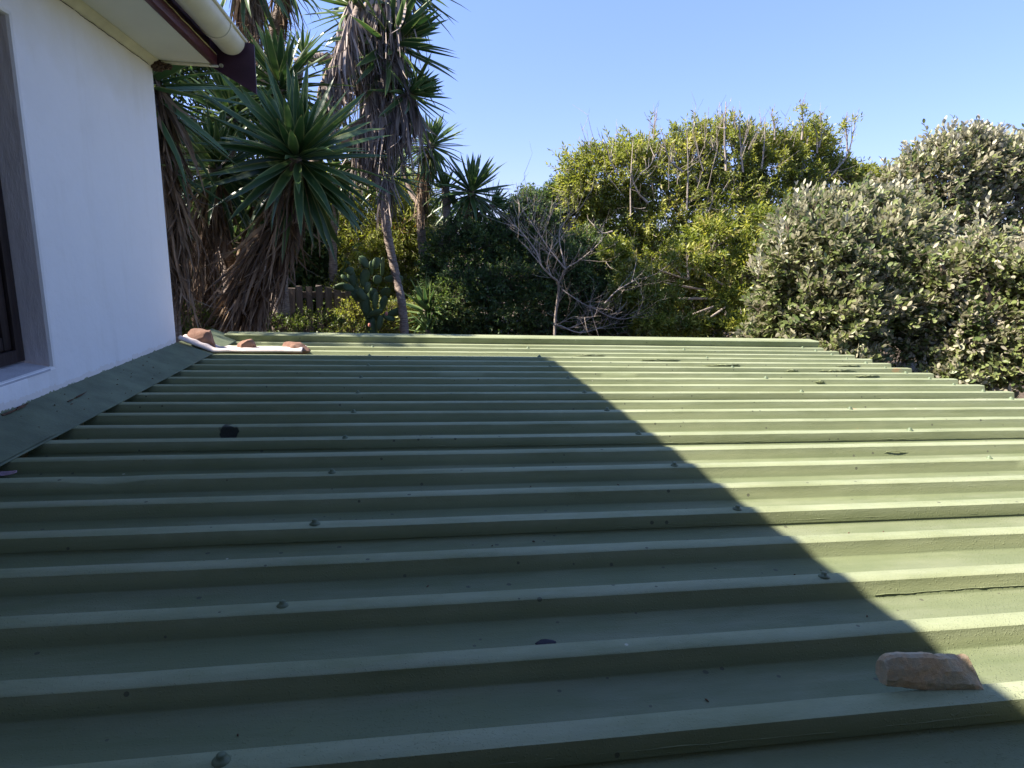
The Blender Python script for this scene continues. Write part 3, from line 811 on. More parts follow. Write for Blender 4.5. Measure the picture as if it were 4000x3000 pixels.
curl('rubber_scrap', 'black curled scrap lying in a pan in the middle foreground', 'scrap', (0.222, 0.945, roof_z(0.22)-DEP+0.0035), 0.036, 0.020, M['black'], (0, 0, 0.1), -0.5)
curl('dry_petal', 'pale pink dry leaf against the left edge, below the flashing', 'leaf', (-1.085, 1.853, roof_z(-1.08)-DEP+0.008), 0.055, 0.026, M['pinkleaf'], (0.15, 0, 0.15), 0.7)
curl('dry_leaf', 'brown dry leaf caught under the flashing edge', 'leaf', (-1.06, 2.165, roof_z(-1.06)-DEP+0.006), 0.06, 0.018, M['litter'], (0.1, 0, -0.1), 0.6)
def debris(name, label, p0, p1, r, seed):
    mb = MB(); random.seed(seed); a, b = Vector(p0), Vector(p1)
    for q in range(7):
        t0 = random.uniform(0, 0.6); t1 = t0+random.uniform(0.25, 0.4)
        o_ = Vector((random.uniform(-r, r), random.uniform(-r, r), random.uniform(0, r)))*1.5
        mb.add(*tube_vf([a.lerp(b, t0)+o_, a.lerp(b, (t0+t1)/2)+o_*0.5, a.lerp(b, min(1, t1))+o_], [r*0.7, r, r*0.3], 5, 0.3))
    return tag(mb.build(name, M['litter'], None), label, 'twig')
def on_fl(y, t): return (XW+0.001+FW*t, y, FZ+(roof_z(-1.09)+0.0035-FZ)*t+0.003)
debris('bark_strip', 'brown strip of bark on the flashing against the foot of the wall', on_fl(2.14, 0.10), on_fl(2.30, 0.10), 0.0035, 1)
debris('bark_strip', 'small brown crumbs of bark on the flashing below the window jamb', on_fl(2.42, 0.42), on_fl(2.58, 0.40), 0.0022, 2)
mb = MB(); random.seed(4)
for i in range(110):
    if random.random() < 0.4: p = on_fl(random.uniform(1.9, 3.3), random.uniform(0.1, 0.9))
    else:
        x = random.choice([-1, 1, 1, 1])*random.uniform(0, 1.0); x = max(-1.0, x*1.3); k = random.randint(-1, 12); p = (x, rib_front(k)+CW+WB+random.uniform(0.02, 0.09), roof_z(x)-DEP+0.001)
    r = random.uniform(0.0008, 0.0032)
    q = Vector((random.uniform(-1, 1), random.uniform(-1, 1), 0)).normalized()*r*random.uniform(0.8, 2)
    mb.add(*tube_vf([Vector(p)-q, Vector(p)+Vector((0, 0, r*0.3)), Vector(p)+q], [r*0.4, r*0.7, r*0.2], 5, 0.3))
tag(mb.build('crumbs_of_litter', M['litter'], None), 'scattered crumbs of dry litter on the shaded roof', 'litter', kind='stuff')
random.seed(11)
#PART3
# ================================================================ VEGETATION
CAMP = np.array([0, 0, CAMZ])
def blade(nseg, w, droop, width, fold=0.25, twist=0.0, single=False, seed=0):
    """a long leaf along +Y, upper side +Z: rows of three points (or two)"""
    r = random.Random(seed); V, UV, F = [], [], []
    y = z = 0.0; x = 0.0
    cols = 2 if single else 3
    for i in range(nseg+1):
        t = i/nseg
        ang = -droop*t*t*1.6
        if i: y += math.cos(ang)/nseg; z += math.sin(ang)/nseg; x += r.uniform(-1, 1)*0.008
        hw = w*0.5*width(t); tw = twist*t
        cx, sx = math.cos(tw), math.sin(tw)
        ox = (-1, 1) if single else (-1, 0, 1)
        for o_ in ox:
            dz = (0 if single else (-fold*hw if o_ == 0 else 0))
            V.append((x+o_*hw*cx-dz*sx*0, y, z+o_*hw*sx+dz)); UV.append((0.5+0.5*o_, t))
    for i in range(nseg):
        for k in range(cols-1):
            a = i*cols+k; b = (i+1)*cols+k
            F.append((a, a+1, b+1)); F.append((a, b+1, b))
    return np.array(V, np.float32), np.array(F, np.int32), np.array(UV, np.float32)
def wy(t): return min(1.0, 0.45+1.7*t) if t < 0.33 else max(0.015, (1-((t-0.33)/0.67)**1.9))
def wd(t): return (0.5+0.5*min(1, t*4))*(1-0.85*t**1.5)
YT = [blade(6, 0.098, d, wy, 0.5, 0, False, i) for i, d in enumerate((0.02, 0.12, 0.25, 0.45, 0.8))]
DT = [blade(6, 0.040, d, wd, 0, tw, True, 20+i) for i, (d, tw) in enumerate(((0.1, 0.6), (0.3, 1.6), (0.2, -1.1), (0.55, 0.9), (0.05, 2.6), (0.9, -0.7)))]
def small(w, fold=0.2, shape=0.5, droop=0.1):
    V = np.array([(0, 0, 0), (-w/2, shape, 0.0), (w/2, shape, 0.0), (0, 1, -droop), (0, shape, -fold*w)], np.float32)
    F = np.array([(0, 1, 4), (0, 4, 2), (1, 3, 4), (4, 3, 2)], np.int32)
    F = F[:, [0, 2, 1]]
    UV = np.array([(0.5, 0), (0, .5), (1, .5), (.5, 1), (.5, .5)], np.float32); return V, F, UV
def oval(w, fold=0.18, droop=0.12):
    V = np.array([(0, 0, 0), (-.36*w, .25, .0), (.36*w, .25, .0), (-.5*w, .58, -.3*droop), (.5*w, .58, -.3*droop), (-.3*w, .87, -.75*droop), (.3*w, .87, -.75*droop), (0, 1, -droop), (0, .42, -fold*w), (0, .8, -fold*w*.6-.5*droop)], np.float32)
    F = np.array([(0, 8, 1), (0, 2, 8), (1, 8, 3), (8, 2, 4), (8, 9, 3), (8, 4, 9), (3, 9, 5), (9, 4, 6), (5, 9, 7), (9, 6, 7)], np.int32)
    UV = np.stack([V[:, 0]/w+.5, V[:, 1]], 1).astype(np.float32); return V, F, UV

def tri_mesh(name, V, F, UV, var=None, mat=None):
    me = bpy.data.meshes.new(name)
    me.vertices.add(len(V)); me.vertices.foreach_set('co', V.astype(np.float32).ravel())
    me.loops.add(len(F)*3); me.loops.foreach_set('vertex_index', F.astype(np.int32).ravel())
    me.polygons.add(len(F)); me.polygons.foreach_set('loop_start', np.arange(0, len(F)*3, 3, dtype=np.int32))
    me.update(calc_edges=True)
    uv = me.uv_layers.new(name='UVMap'); uv.data.foreach_set('uv', UV[F.ravel()].astype(np.float32).ravel())
    if var is not None:
        a = me.attributes.new('var', 'FLOAT', 'POINT'); a.data.foreach_set('value', var.astype(np.float32))
    me.polygons.foreach_set('use_smooth', np.ones(len(F), bool))
    if mat: me.materials.append(mat)
    return me

def frames(o, d, n, L, W=None):
    """(N,4,4) matrices: +Y along d, +Z near n, length L, width W"""
    o, d, n = (np.asarray(a, float) for a in (o, d, n)); L = np.asarray(L, float)
    W = L if W is None else np.asarray(W, float)
    d = d/np.linalg.norm(d, axis=1, keepdims=True)
    x = np.cross(d, n); ln = np.linalg.norm(x, axis=1, keepdims=True)
    bad = ln[:, 0] < 1e-4
    if bad.any(): x[bad] = np.cross(d[bad], np.array([0.3, 0.9, 0.1])); ln = np.linalg.norm(x, axis=1, keepdims=True)
    x /= ln; z = np.cross(x, d)
    Mx = np.zeros((len(o), 4, 4)); Mx[:, :3, 0] = x*W[:, None]; Mx[:, :3, 1] = d*L[:, None]; Mx[:, :3, 2] = z*W[:, None]; Mx[:, :3, 3] = o; Mx[:, 3, 3] = 1
    return Mx

class Leaves:
    def __init__(s): s.k = []; s.m = []; s.v = []
    def add(s, kinds, mats, var=None):
        s.k.append(np.asarray(kinds)); s.m.append(np.asarray(mats)); s.v.append(rng.random(len(kinds)) if var is None else var)
    def finish(s, thing, name, T, mat, cap=280, mass='leaf_mass'):
        if not s.k: return
        K = np.concatenate(s.k); Mx = np.concatenate(s.m); VV = np.concatenate(s.v)
        size = np.linalg.norm(Mx[:, :3, 1], axis=1)/np.linalg.norm(Mx[:, :3, 3]-CAMP, axis=1)
        # leaves nearest the viewer's side and largest first
        order = np.argsort(-size*(1+0.02*rng.random(len(K))))
        top = order[:cap]; rest = order[cap:]
        meshes = {}
        inv = Matrix.Translation(-Vector(thing.location))
        for i in top:
            k = int(K[i])
            if k not in meshes:
                V, F, UV = T[k]; meshes[k] = tri_mesh(name, V, F, UV, None, mat)
            o = bpy.data.objects.new(name, meshes[k]); COL.objects.link(o)
            o.parent = thing; o.matrix_parent_inverse = inv; o.matrix_basis = Matrix(Mx[i].tolist())
        if len(rest):
            Vs, Fs, Us, Rs = [], [], [], []; off = 0
            for k in range(len(T)):
                idx = rest[K[rest] == k]
                if not len(idx): continue
                V, F, UV = T[k]; n = len(V)
                P = np.einsum('nij,vj->nvi', Mx[idx][:, :3, :3], V)+Mx[idx][:, None, :3, 3]
                Vs.append(P.reshape(-1, 3)); Fs.append((F[None]+(np.arange(len(idx))*n)[:, None, None]).reshape(-1, 3)+off); off += n*len(idx)
                Us.append(np.tile(UV, (len(idx), 1))); Rs.append(np.repeat(VV[idx], n))
            me = tri_mesh(mass, np.concatenate(Vs), np.concatenate(Fs), np.concatenate(Us), np.concatenate(Rs), mat)
            o = link(mass, me, thing); o['kind'] = 'stuff'

def unit(v): v = np.asarray(v, float); return v/np.linalg.norm(v)
def perp(a):
    a = unit(a); b = np.cross(a, [0.2, 0.1, 0.97] if abs(a[2]) < 0.9 else [1, 0.1, 0]); b /= np.linalg.norm(b); return b, np.cross(a, b)

def rosette(G, c, axis, L, n=75, t0=8, t1=128, stem=0.22, sag=0.16, seed=0):
    rs = np.random.default_rng(seed); axis = unit(axis); b1, b2 = perp(axis); c = np.array(c)
    i = np.arange(n); fr = i/n
    th = np.radians(t0+(t1-t0)*fr**0.85+rs.normal(0, 4, n)); ph = i*2.39996+rs.normal(0, 0.12, n)
    rad = np.cos(ph)[:, None]*b1+np.sin(ph)[:, None]*b2
    d = np.cos(th)[:, None]*axis+np.sin(th)[:, None]*rad
    d[:, 2] -= sag*fr*np.abs(np.sin(th)); d += rs.normal(0, 0.05, (n, 3)); d /= np.linalg.norm(d, axis=1, keepdims=True)
    o = c-axis*(fr*stem*L)[:, None]+rad*0.035*L
    nn = axis-d*(d@axis)[:, None]+rs.normal(0, 0.22, (n, 3))
    Ls = L*(0.62+0.38*np.minimum(1, fr*3.5))*rs.uniform(0.82, 1.08, n)
    kind = np.clip((fr*3.4+rs.normal(0, 0.8, n)), 0, 4).astype(int)
    G.add(kind, frames(o, d, nn, Ls, L*rs.uniform(0.82, 1.12, n)))

def skirt(G, path, L, n, spread=(0.12, 0.6), bias=(0, 0, 0), seed=0, r=0.04, top=1.0):
    """dead leaves hanging down a stem; path runs from the head down"""
    rs = np.random.default_rng(seed+99); path = np.array([list(p) for p in path], float)
    n = int(n*1.5); t = rs.random(n)**1.15*(len(path)-1); i = np.minimum(t.astype(int), len(path)-2); f = (t-i)[:, None]
    p = path[i]*(1-f)+path[i+1]*f; tt = t/(len(path)-1)
    ph = rs.uniform(0, 2*math.pi, n); rad = np.stack([np.cos(ph), np.sin(ph), np.zeros(n)], 1)
    sp = (spread[0]+(spread[1]-spread[0])*(1-tt)*rs.random(n))[:, None]
    d = np.array([0, 0, -1.0])+rad*sp+np.array(bias)*rs.uniform(0.5, 1.2, (n, 1))+rs.normal(0, 0.06, (n, 3))
    G.add(rs.integers(0, 6, n), frames(p+rad*r, d, rad+rs.normal(0, 0.5, (n, 3)), L*rs.uniform(0.55, 1.1, n), L*rs.uniform(0.7, 1.5, n)))

def trunk(name, thing, pts, r0, r1, mat=None, n=10, rings=True, seed=1):
    P = smooth_path(pts, 10 if rings else 6); m = len(P); rr = []
    for i in range(m):
        t = i/(m-1); r = r0+(r1-r0)*t
        rr.append(r*(1+(0.07*(1 if i % 2 else -1) if rings else 0)+0.08*mnoise.noise((i*0.4, seed, 0))))
    mb = MB(); mb.add(*tube_vf(P, rr, n, 0.05)); return mb.build(name, mat or M['bark'], thing, True, 60)

def yucca(label, base, heads, trunks, group=None, pale=False, extra=0):
    """heads: (pos, axis, leaf length, n leaves, dead path or None, n dead, dead length, bias, theta1)"""
    t = empty('yucca_tree', base, label, 'yucca', group)
    G, D = Leaves(), Leaves()
    for k, tr in enumerate(trunks): trunk('trunk' if k == 0 else 'branch', t, tr[0], tr[1], tr[2], seed=k)
    for k, h in enumerate(heads):
        pos, axis, L, n, dp, nd, dl, bias, t1 = h
        if n: rosette(G, pos, axis, L, n, 6, t1, seed=k*7+len(label))
        if dp is not None: skirt(D, dp, dl, nd, bias=bias, seed=k*5+len(label))
    G.finish(t, 'leaf', YT, M['yucca_pale'] if pale else M['yucca'])
    D.finish(t, 'dead_leaf', DT, M['dead_grey'] if extra else M['dead'], mass='dead_leaf_mass')
    return t

GY = 'tall yucca trees behind the roof'
def gp(x, y, Y):                    # foot of a stem on the ground
    p = at(x, y, Y); return Vector((p.x, p.y, ground_z(p.x, p.y)-0.05))
# big rosette facing the roof with a swept brown skirt
Y = 5.5
yucca('yucca with one huge dark green rosette and a brown skirt swept down left', gp(545, 760, Y+0.5), [
    (at(640, 322, Y), (0.02, -0.55, 0.83), 0.78, 135, [at(640, 345, Y), at(625, 440, Y+.1), at(590, 540, Y+.25), at(560, 620, Y+.4)], 330, 0.66, (-0.28, -0.15, 0), 142),
    (at(600, 470, Y), (0, 0, 1), 0.5, 0, [at(600, 470, Y), at(550, 560, Y+.1), at(505, 640, Y+.2)], 170, 0.62, (-0.55, -0.1, 0), 0)],
    [([gp(545, 760, Y+0.5), at(550, 680, Y+.5), at(575, 580, Y+.35), at(612, 470, Y+.2), at(640, 340, Y)], 0.10, 0.05)], GY)
# second rosette to its left
Y = 6.1
yucca('yucca with a smaller dark rosette between the white wall and the huge rosette', gp(440, 760, Y+.2), [
    (at(466, 352, Y), (0.05, -0.5, 0.85), 0.66, 96, [at(464, 370, Y), at(450, 450, Y+.1), at(440, 560, Y+.15), at(440, 640, Y+.15)], 330, 0.62, (-0.05, -0.1, 0), 140),
    (at(505, 235, Y+.4), (0.1, -0.2, 0.95), 0.62, 80, None, 0, 0, 0, 115),
    (at(560, 420, Y+.5), (0.25, -0.3, 0.9), 0.56, 60, [at(560, 430, Y+.5), at(525, 560, Y+.4), at(500, 640, Y+.4)], 260, 0.6, (0, 0, 0), 130)],
    [([gp(440, 760, Y+.2), at(440, 620, Y+.2), at(455, 480, Y+.1), at(466, 352, Y)], 0.11, 0.05),
     ([gp(520, 760, Y+.5), at(500, 620, Y+.5), at(480, 480, Y+.45), at(505, 235, Y+.4)], 0.09, 0.05),
     ([at(500, 620, Y+.5), at(545, 520, Y+.5), at(560, 420, Y+.5)], 0.07, 0.05)], GY)
# hanging against the wall
Y = 5.0
yucca('yucca whose brown and green leaves hang along the edge of the white wall', gp(350, 760, Y), [
    (at(318, 170, Y), (0.5, -0.2, 0.8), 0.75, 70, [at(325, 160, Y), at(345, 300, Y), at(362, 450, Y), at(375, 560, Y)], 260, 0.62, (0.10, -0.02, 0), 165),
    (at(330, 330, Y+.2), (0.3, -0.2, 0.8), 0.6, 34, None, 0, 0, 0, 175)],
    [([gp(362, 760, Y), at(358, 560, Y), at(340, 300, Y), at(318, 160, Y)], 0.08, 0.05)], GY)
# upper rosette behind the eave
Y = 6.2
yucca('yucca with an upright rosette behind the gutter end and a little one beside it', gp(600, 700, Y+.8), [
    (at(604, 170, Y), (0.0, -0.25, 0.95), 0.62, 80, None, 0, 0, 0, 115),
    (at(655, 112, Y+.3), (0.0, -0.2, 1), 0.30, 26, None, 0, 0, 0, 95),
    (at(700, 300, Y+1.6), (0.3, -0.2, 0.9), 0.6, 60, None, 0, 0, 0, 120)],
    [([gp(600, 700, Y+.8), at(600, 450, Y+.7), at(596, 300, Y+.3), at(604, 170, Y)], 0.10, 0.05),
     ([at(600, 260, Y+.3), at(640, 200, Y+.3), at(655, 112, Y+.3)], 0.035, 0.02),
     ([at(600, 450, Y+.7), at(660, 380, Y+1.2), at(700, 300, Y+1.6)], 0.06, 0.04)], GY)
# the tall branching one
Y = 7.0
tall = yucca('tallest branching yucca with grey limbs, curtains of dead leaves and a leaning trunk', gp(880, 735, Y-.1), [
    (at(858, 84, Y), (0.75, -0.3, 0.6), 0.76, 85, [at(850, 80, Y), at(835, 120, Y), at(800, 160, Y), at(790, 200, Y)], 170, 0.62, (0.1, 0, 0), 125),
    (at(893, 200, Y), (0.9, -0.3, 0.35), 0.50, 66, [at(885, 205, Y), at(850, 225, Y), at(800, 255, Y), at(770, 272, Y)], 230, 0.70, (0.0, 0, 0), 130),
    (at(768, 8, Y+.2), (-0.6, -0.3, 0.7), 0.60, 66, [at(765, 0, Y), at(755, 50, Y), at(735, 100, Y), at(705, 150, Y)], 200, 0.70, (0.08, 0, 0), 120),
    (at(870, -60, Y+.2), (0.4, -0.3, 0.9), 0.70, 80, [at(860, -70, Y), at(820, -30, Y), at(790, 20, Y), at(760, 70, Y)], 330, 0.85, (0.0, 0, 0), 120),
    (at(845, 372, Y+.2), (0.1, -0.3, 0.9), 0.42, 50, [at(838, 380, Y), at(825, 425, Y)], 60, 0.42, (0, 0, 0), 135),
    (at(800, 120, Y+.5), (0.3, -0.3, 0.9), 0.55, 50, [at(765, 30, Y-.32), at(745, 90, Y-.34), at(715, 150, Y-.38), at(695, 200, Y-.38)], 110, 0.55, (0.05, 0, 0), 130),
    (at(760, 330, Y+.4), (-0.3, -0.3, 0.9), 0.55, 55, None, 0, 0, 0, 130)],
    [([gp(880, 735, Y-.1), at(872, 690, Y-.1), at(856, 600, Y), at(838, 510, Y), at(824, 425, Y), at(800, 350, Y+.1), at(740, 300, Y), at(700, 262, Y-.3), at(695, 200, Y-.35), at(722, 140, Y-.35), at(752, 85, Y-.3), at(775, 10, Y), at(790, -40, Y)], 0.046, 0.036),
     ([at(702, 205, Y), at(735, 172, Y), at(785, 140, Y), at(858, 84, Y)], 0.045, 0.04),
     ([at(700, 125, Y), at(672, 126, Y), at(638, 137, Y)], 0.05, 0.045),
     ([at(724, 138, Y), at(706, 126, Y), at(700, 120, Y)], 0.05, 0.05),
     ([at(745, 296, Y+.2), at(775, 268, Y), at(830, 232, Y), at(893, 200, Y)], 0.045, 0.04),
     ([at(760, 60, Y+.05), at(800, 10, Y), at(870, -60, Y+.2)], 0.05, 0.04)], GY, extra=1)
# top left one with a hanging thatch, trunk against the sky
Y = 8.2
yucca('yucca with a bare curved trunk against the sky and thatch hanging above the gutter', gp(600, 700, Y), [
    (at(530, -95, Y-.5), (-0.2, -0.2, 0.9), 0.7, 60, [at(530, -90, Y-.5), at(532, -20, Y-.5), at(540, 20, Y-.5)], 260, 0.62, (0.05, 0, 0), 140),
    (at(615, -70, Y), (0.1, -0.2, 0.9), 0.6, 50, [at(612, -60, Y), at(602, 10, Y)], 60, 0.62, (0.06, 0, 0), 120)],
    [([gp(600, 700, Y), at(590, 400, Y), at(572, 250, Y), at(578, 150, Y), at(592, 70, Y), at(608, 0, Y), at(615, -70, Y)], 0.085, 0.06),
     ([at(572, 200, Y), at(545, 90, Y-.3), at(530, -60, Y-.5)], 0.06, 0.05)], GY)
# slim one with straight trunk left of the long trunk
Y = 8.0
yucca('slim yucca trunk behind the picket fence, its head hidden in the huge rosette', gp(714, 620, Y), [
    (at(738, 392, Y), (0.1, -0.2, 0.9), 0.5, 55, None, 0, 0, 0, 130)],
    [([gp(714, 620, Y), at(719, 556, Y), at(723, 480, Y), at(729, 418, Y), at(738, 392, Y)], 0.05, 0.045)], GY)
# right hand rosettes
Y = 8.5
yucca('slim yucca with a spiky sunlit ball of leaves and a narrow thatch column', gp(926, 700, Y), [
    (at(932, 305, Y), (0.15, -0.35, 0.9), 0.50, 110, [at(925, 330, Y), at(914, 390, Y), at(909, 450, Y)], 200, 0.36, (0, 0, 0), 140),
    (at(868, 345, Y+.3), (-0.3, -0.3, 0.9), 0.38, 50, None, 0, 0, 0, 130)],
    [([gp(926, 700, Y), at(922, 602, Y), at(913, 540, Y), at(909, 460, Y), at(918, 370, Y), at(932, 305, Y)], 0.06, 0.05),
     ([at(910, 450, Y), at(880, 400, Y+.2), at(868, 345, Y+.3)], 0.035, 0.03)], GY, pale=True)  # sunlight put into the leaf colour: paler leaves for this tree
Y = 8.2
yucca('yucca with three rosettes above the dark hedge, the rightmost against the sky', gp(955, 700, Y), [
    (at(1020, 405, Y), (0.12, -0.35, 0.9), 0.58, 88, [at(1018, 420, Y), at(1008, 455, Y)], 40, 0.34, (0, 0, 0), 140),
    (at(1066, 440, Y+.3), (0.7, -0.3, 0.5), 0.36, 60, None, 0, 0, 0, 130),
    (at(962, 405, Y+.2), (-0.1, -0.3, 0.9), 0.36, 66, None, 0, 0, 0, 140)],
    [([gp(955, 700, Y), at(956, 600, Y), at(962, 540, Y), at(966, 470, Y), at(962, 405, Y+.2)], 0.06, 0.05),
     ([at(964, 520, Y), at(990, 480, Y), at(1010, 445, Y), at(1020, 405, Y)], 0.05, 0.04),
     ([at(995, 475, Y), at(1035, 465, Y+.2), at(1066, 440, Y+.3)], 0.04, 0.035)], GY)

# stemless young yuccas
def young(label, x, y, Y, L, n, axis=(0, -0.2, 1), pale=True, t1=85):
    c = at(x, y, Y); b = Vector((c.x, c.y, ground_z(c.x, c.y)-0.03))
    t = empty('young_yucca', b, label, 'yucca', 'young yuccas behind the fence and the cactus')
    G = Leaves(); rosette(G, c, axis, L, n, 4, t1, 0.3, 0.1, seed=int(x)); G.finish(t, 'leaf', YT, M['yucca_pale'] if pale else M['yucca'])
    trunk('trunk', t, [b, (b+c)/2+Vector((0.02, 0, 0)), c], 0.06, 0.045)
young('bright green young yucca rising behind the picket fence', 722, 612, 8.3, 0.40, 42)
young('low pale young yucca behind the left end of the fence', 672, 618, 8.1, 0.32, 32)
young('tall spiky young yucca just right of the foot of the leaning trunk', 922, 664, 7.4, 0.46, 42, (-0.3, -0.2, 0.9), True, 95)
young('small pale young yucca above it, against the dark hedge', 947, 585, 8.0, 0.28, 28, (-0.6, -0.2, 0.7))
young('lowest young yucca with stiff leaves beside the foot of the leaning trunk', 926, 712, 7.2, 0.34, 30, (-0.4, -0.2, 0.8))

# ---------------------------------------------------------------- leafy shrubs and trees
ST = [small(0.42, 0.2, 0.5), small(0.36, 0.3, 0.45), small(0.5, 0.15, 0.55)]
OT = [oval(0.52), oval(0.46, 0.25, 0.2), oval(0.58, 0.1, 0.05)]
FT = [small(0.14, 0.1, 0.4, 0.15), small(0.12, 0.1, 0.45, 0.3)]
PT = [small(0.34, 0.35, 0.5, 0.25), small(0.30, 0.4, 0.45, 0.1)]

def crown_points(blobs, N, lump_=0.22, fr=2.5, inner=0.55, seed=0, up=0.0, ragged=0.05, gap=(0.28, 0.35)):
    """points and outward directions spread over a union of rough ellipsoids"""
    rs = np.random.default_rng(seed)
    C = np.array([list(b[0]) for b in blobs]); Rr = np.array([b[1] for b in blobs], float)
    wts = (Rr[:, 0]*Rr[:, 2])**0.8*np.array([b[2] if len(b) > 2 else 1 for b in blobs]); wts /= wts.sum()
    out_p, out_d = [], []
    while sum(len(a) for a in out_p) < N:
        n = N; k = rs.choice(len(blobs), n, p=wts)
        d = rs.normal(0, 1, (n, 3)); d /= np.linalg.norm(d, axis=1, keepdims=True)
        keep = (d[:, 1] < 0.55) & (d[:, 2] > -0.75); d, k = d[keep], k[keep]
        q = d*fr+C[k]*1.3
        nz = np.array([mnoise.noise(v) for v in q])+0.5*np.array([mnoise.noise(v*2.3) for v in q])
        gaps = np.array([mnoise.noise(v*1.9+Vector((5, 5, 5))) for v in map(Vector, q)])
        rad = (1+lump_*nz)*np.where(rs.random(len(k)) < inner, rs.uniform(0.55, 0.97, len(k)), np.where(rs.random(len(k)) < ragged, rs.uniform(1.05, 1.30, len(k)), rs.uniform(0.90, 1.07, len(k))))
        p = C[k]+d*Rr[k]*rad[:, None]
        dn = d/Rr[k]; dn /= np.linalg.norm(dn, axis=1, keepdims=True)
        # drop points buried deep inside another blob, and thin out the gap regions
        E = np.sqrt((((p[:, None]-C[None])/Rr[None])**2).sum(2)); E[np.arange(len(k)), k] = 9
        ok = (E.min(1) > 0.72) & ~((gaps > gap[0]) & (rs.random(len(k)) < gap[1]))
        out_p.append(p[ok]); out_d.append(dn[ok])
    P = np.concatenate(out_p)[:N]; D = np.concatenate(out_d)[:N]
    D[:, 2] += up; D /= np.linalg.norm(D, axis=1, keepdims=True)
    return P, D

def sprays(P, D, per, tw, L, kinds, rs, flat=0.0, droop=0.0, spread=(0.5, 1.2), lvar=(0.7, 1.15), facing=0.45, nrand=0.45):
    """leaves set spirally along a twig of length tw at every point"""
    n = len(P); N = n*per; idx = np.repeat(np.arange(n), per)
    s_ = np.tile((np.arange(per)+0.5)/per, n)+rs.uniform(-.08, .08, N)
    tw_ = tw*rs.uniform(0.6, 1.3, n)[idx]
    ax = D+rs.normal(0, 0.35, (n, 3)); ax /= np.linalg.norm(ax, axis=1, keepdims=True); A = ax[idx]
    b1 = np.cross(A, np.array([0.21, 0.4, 0.9])); b1 /= np.linalg.norm(b1, axis=1, keepdims=True); b2 = np.cross(A, b1)
    ph = np.tile(np.arange(per)*2.39996, n)+rs.uniform(0, 6.28, n)[idx]
    rad = np.cos(ph)[:, None]*b1+np.sin(ph)[:, None]*b2
    sp = (spread[1]+(spread[0]-spread[1])*s_)[:, None]
    d = A+rad*sp+rs.normal(0, 0.15, (N, 3)); d[:, 2] -= droop; d /= np.linalg.norm(d, axis=1, keepdims=True)
    o = P[idx]+A*((s_-0.6)*tw_)[:, None]
    nn = A*0.6+np.array([0, 0, facing])+rs.normal(0, nrand, (N, 3))
    Ls = L*rs.uniform(lvar[0], lvar[1], N)*(1-0.25*s_)
    return rs.choice(kinds, N), frames(o, d, nn, Ls), ax

def twigs(name, thing, P, A, tw, r, mat):
    """thin three-sided stems carrying the sprays, joined"""
    n = len(P); a = P-A*0.75*tw; b = P+A*0.35*tw
    b1 = np.cross(A, np.array([0.21, 0.4, 0.9])); b1 /= np.linalg.norm(b1, axis=1, keepdims=True); b2 = np.cross(A, b1)
    V = np.zeros((n, 6, 3))
    for k in range(3):
        c_, s_ = math.cos(k*2.094), math.sin(k*2.094); off = b1*c_+b2*s_
        V[:, k] = a+off*r; V[:, 3+k] = b+off*r*0.4
    F = []
    for k in range(3):
        k2 = (k+1) % 3; F += [(k, k2, 3+k2), (k, 3+k2, 3+k)]
    F = (np.array(F)[None]+(np.arange(n)*6)[:, None, None]).reshape(-1, 3); V = V.reshape(-1, 3)
    me = tri_mesh(name, V, F, np.zeros((len(V), 2)), None, mat); o = link(name, me, thing); o['kind'] = 'stuff'

def grow(mb, p, d, L, r, depth, rs, wob=0.35, kids=(2, 4), up=0.1, sides=5):
    n = 5; pts = [Vector(p)]; dd = Vector(d).normalized()
    for i in range(n):
        dd = (dd+Vector((rs.uniform(-1, 1), rs.uniform(-1, 1), rs.uniform(-1, 1)))*wob*0.35+Vector((0, 0, up*0.15))).normalized()
        pts.append(pts[-1]+dd*L/n)
    mb.add(*tube_vf(pts, [r*(1-0.6*i/n) for i in range(n+1)], sides if r > 0.004 else 3, 0.08))
    if depth > 0:
        for k in range(rs.randint(*kids)):
            i = rs.randint(1, n); q = pts[i]
            base = (pts[i]-pts[i-1]).normalized()
            a = Vector((rs.uniform(-1, 1), rs.uniform(-0.7, 0.7), rs.uniform(-0.6, 1))).normalized()
            grow(mb, q, (base*0.9+a*0.85), L*rs.uniform(0.45, 0.75), r*0.55, depth-1, rs, wob, kids, up, sides)
    return pts

def B(x, y, Y, rx, ry, rz=None, w=1.0):
    s_ = Y/(FPX*2212/4000); return (at(x, y, Y), (rx*s_, (rz or 0.7*rx)*s_, ry*s_), w)

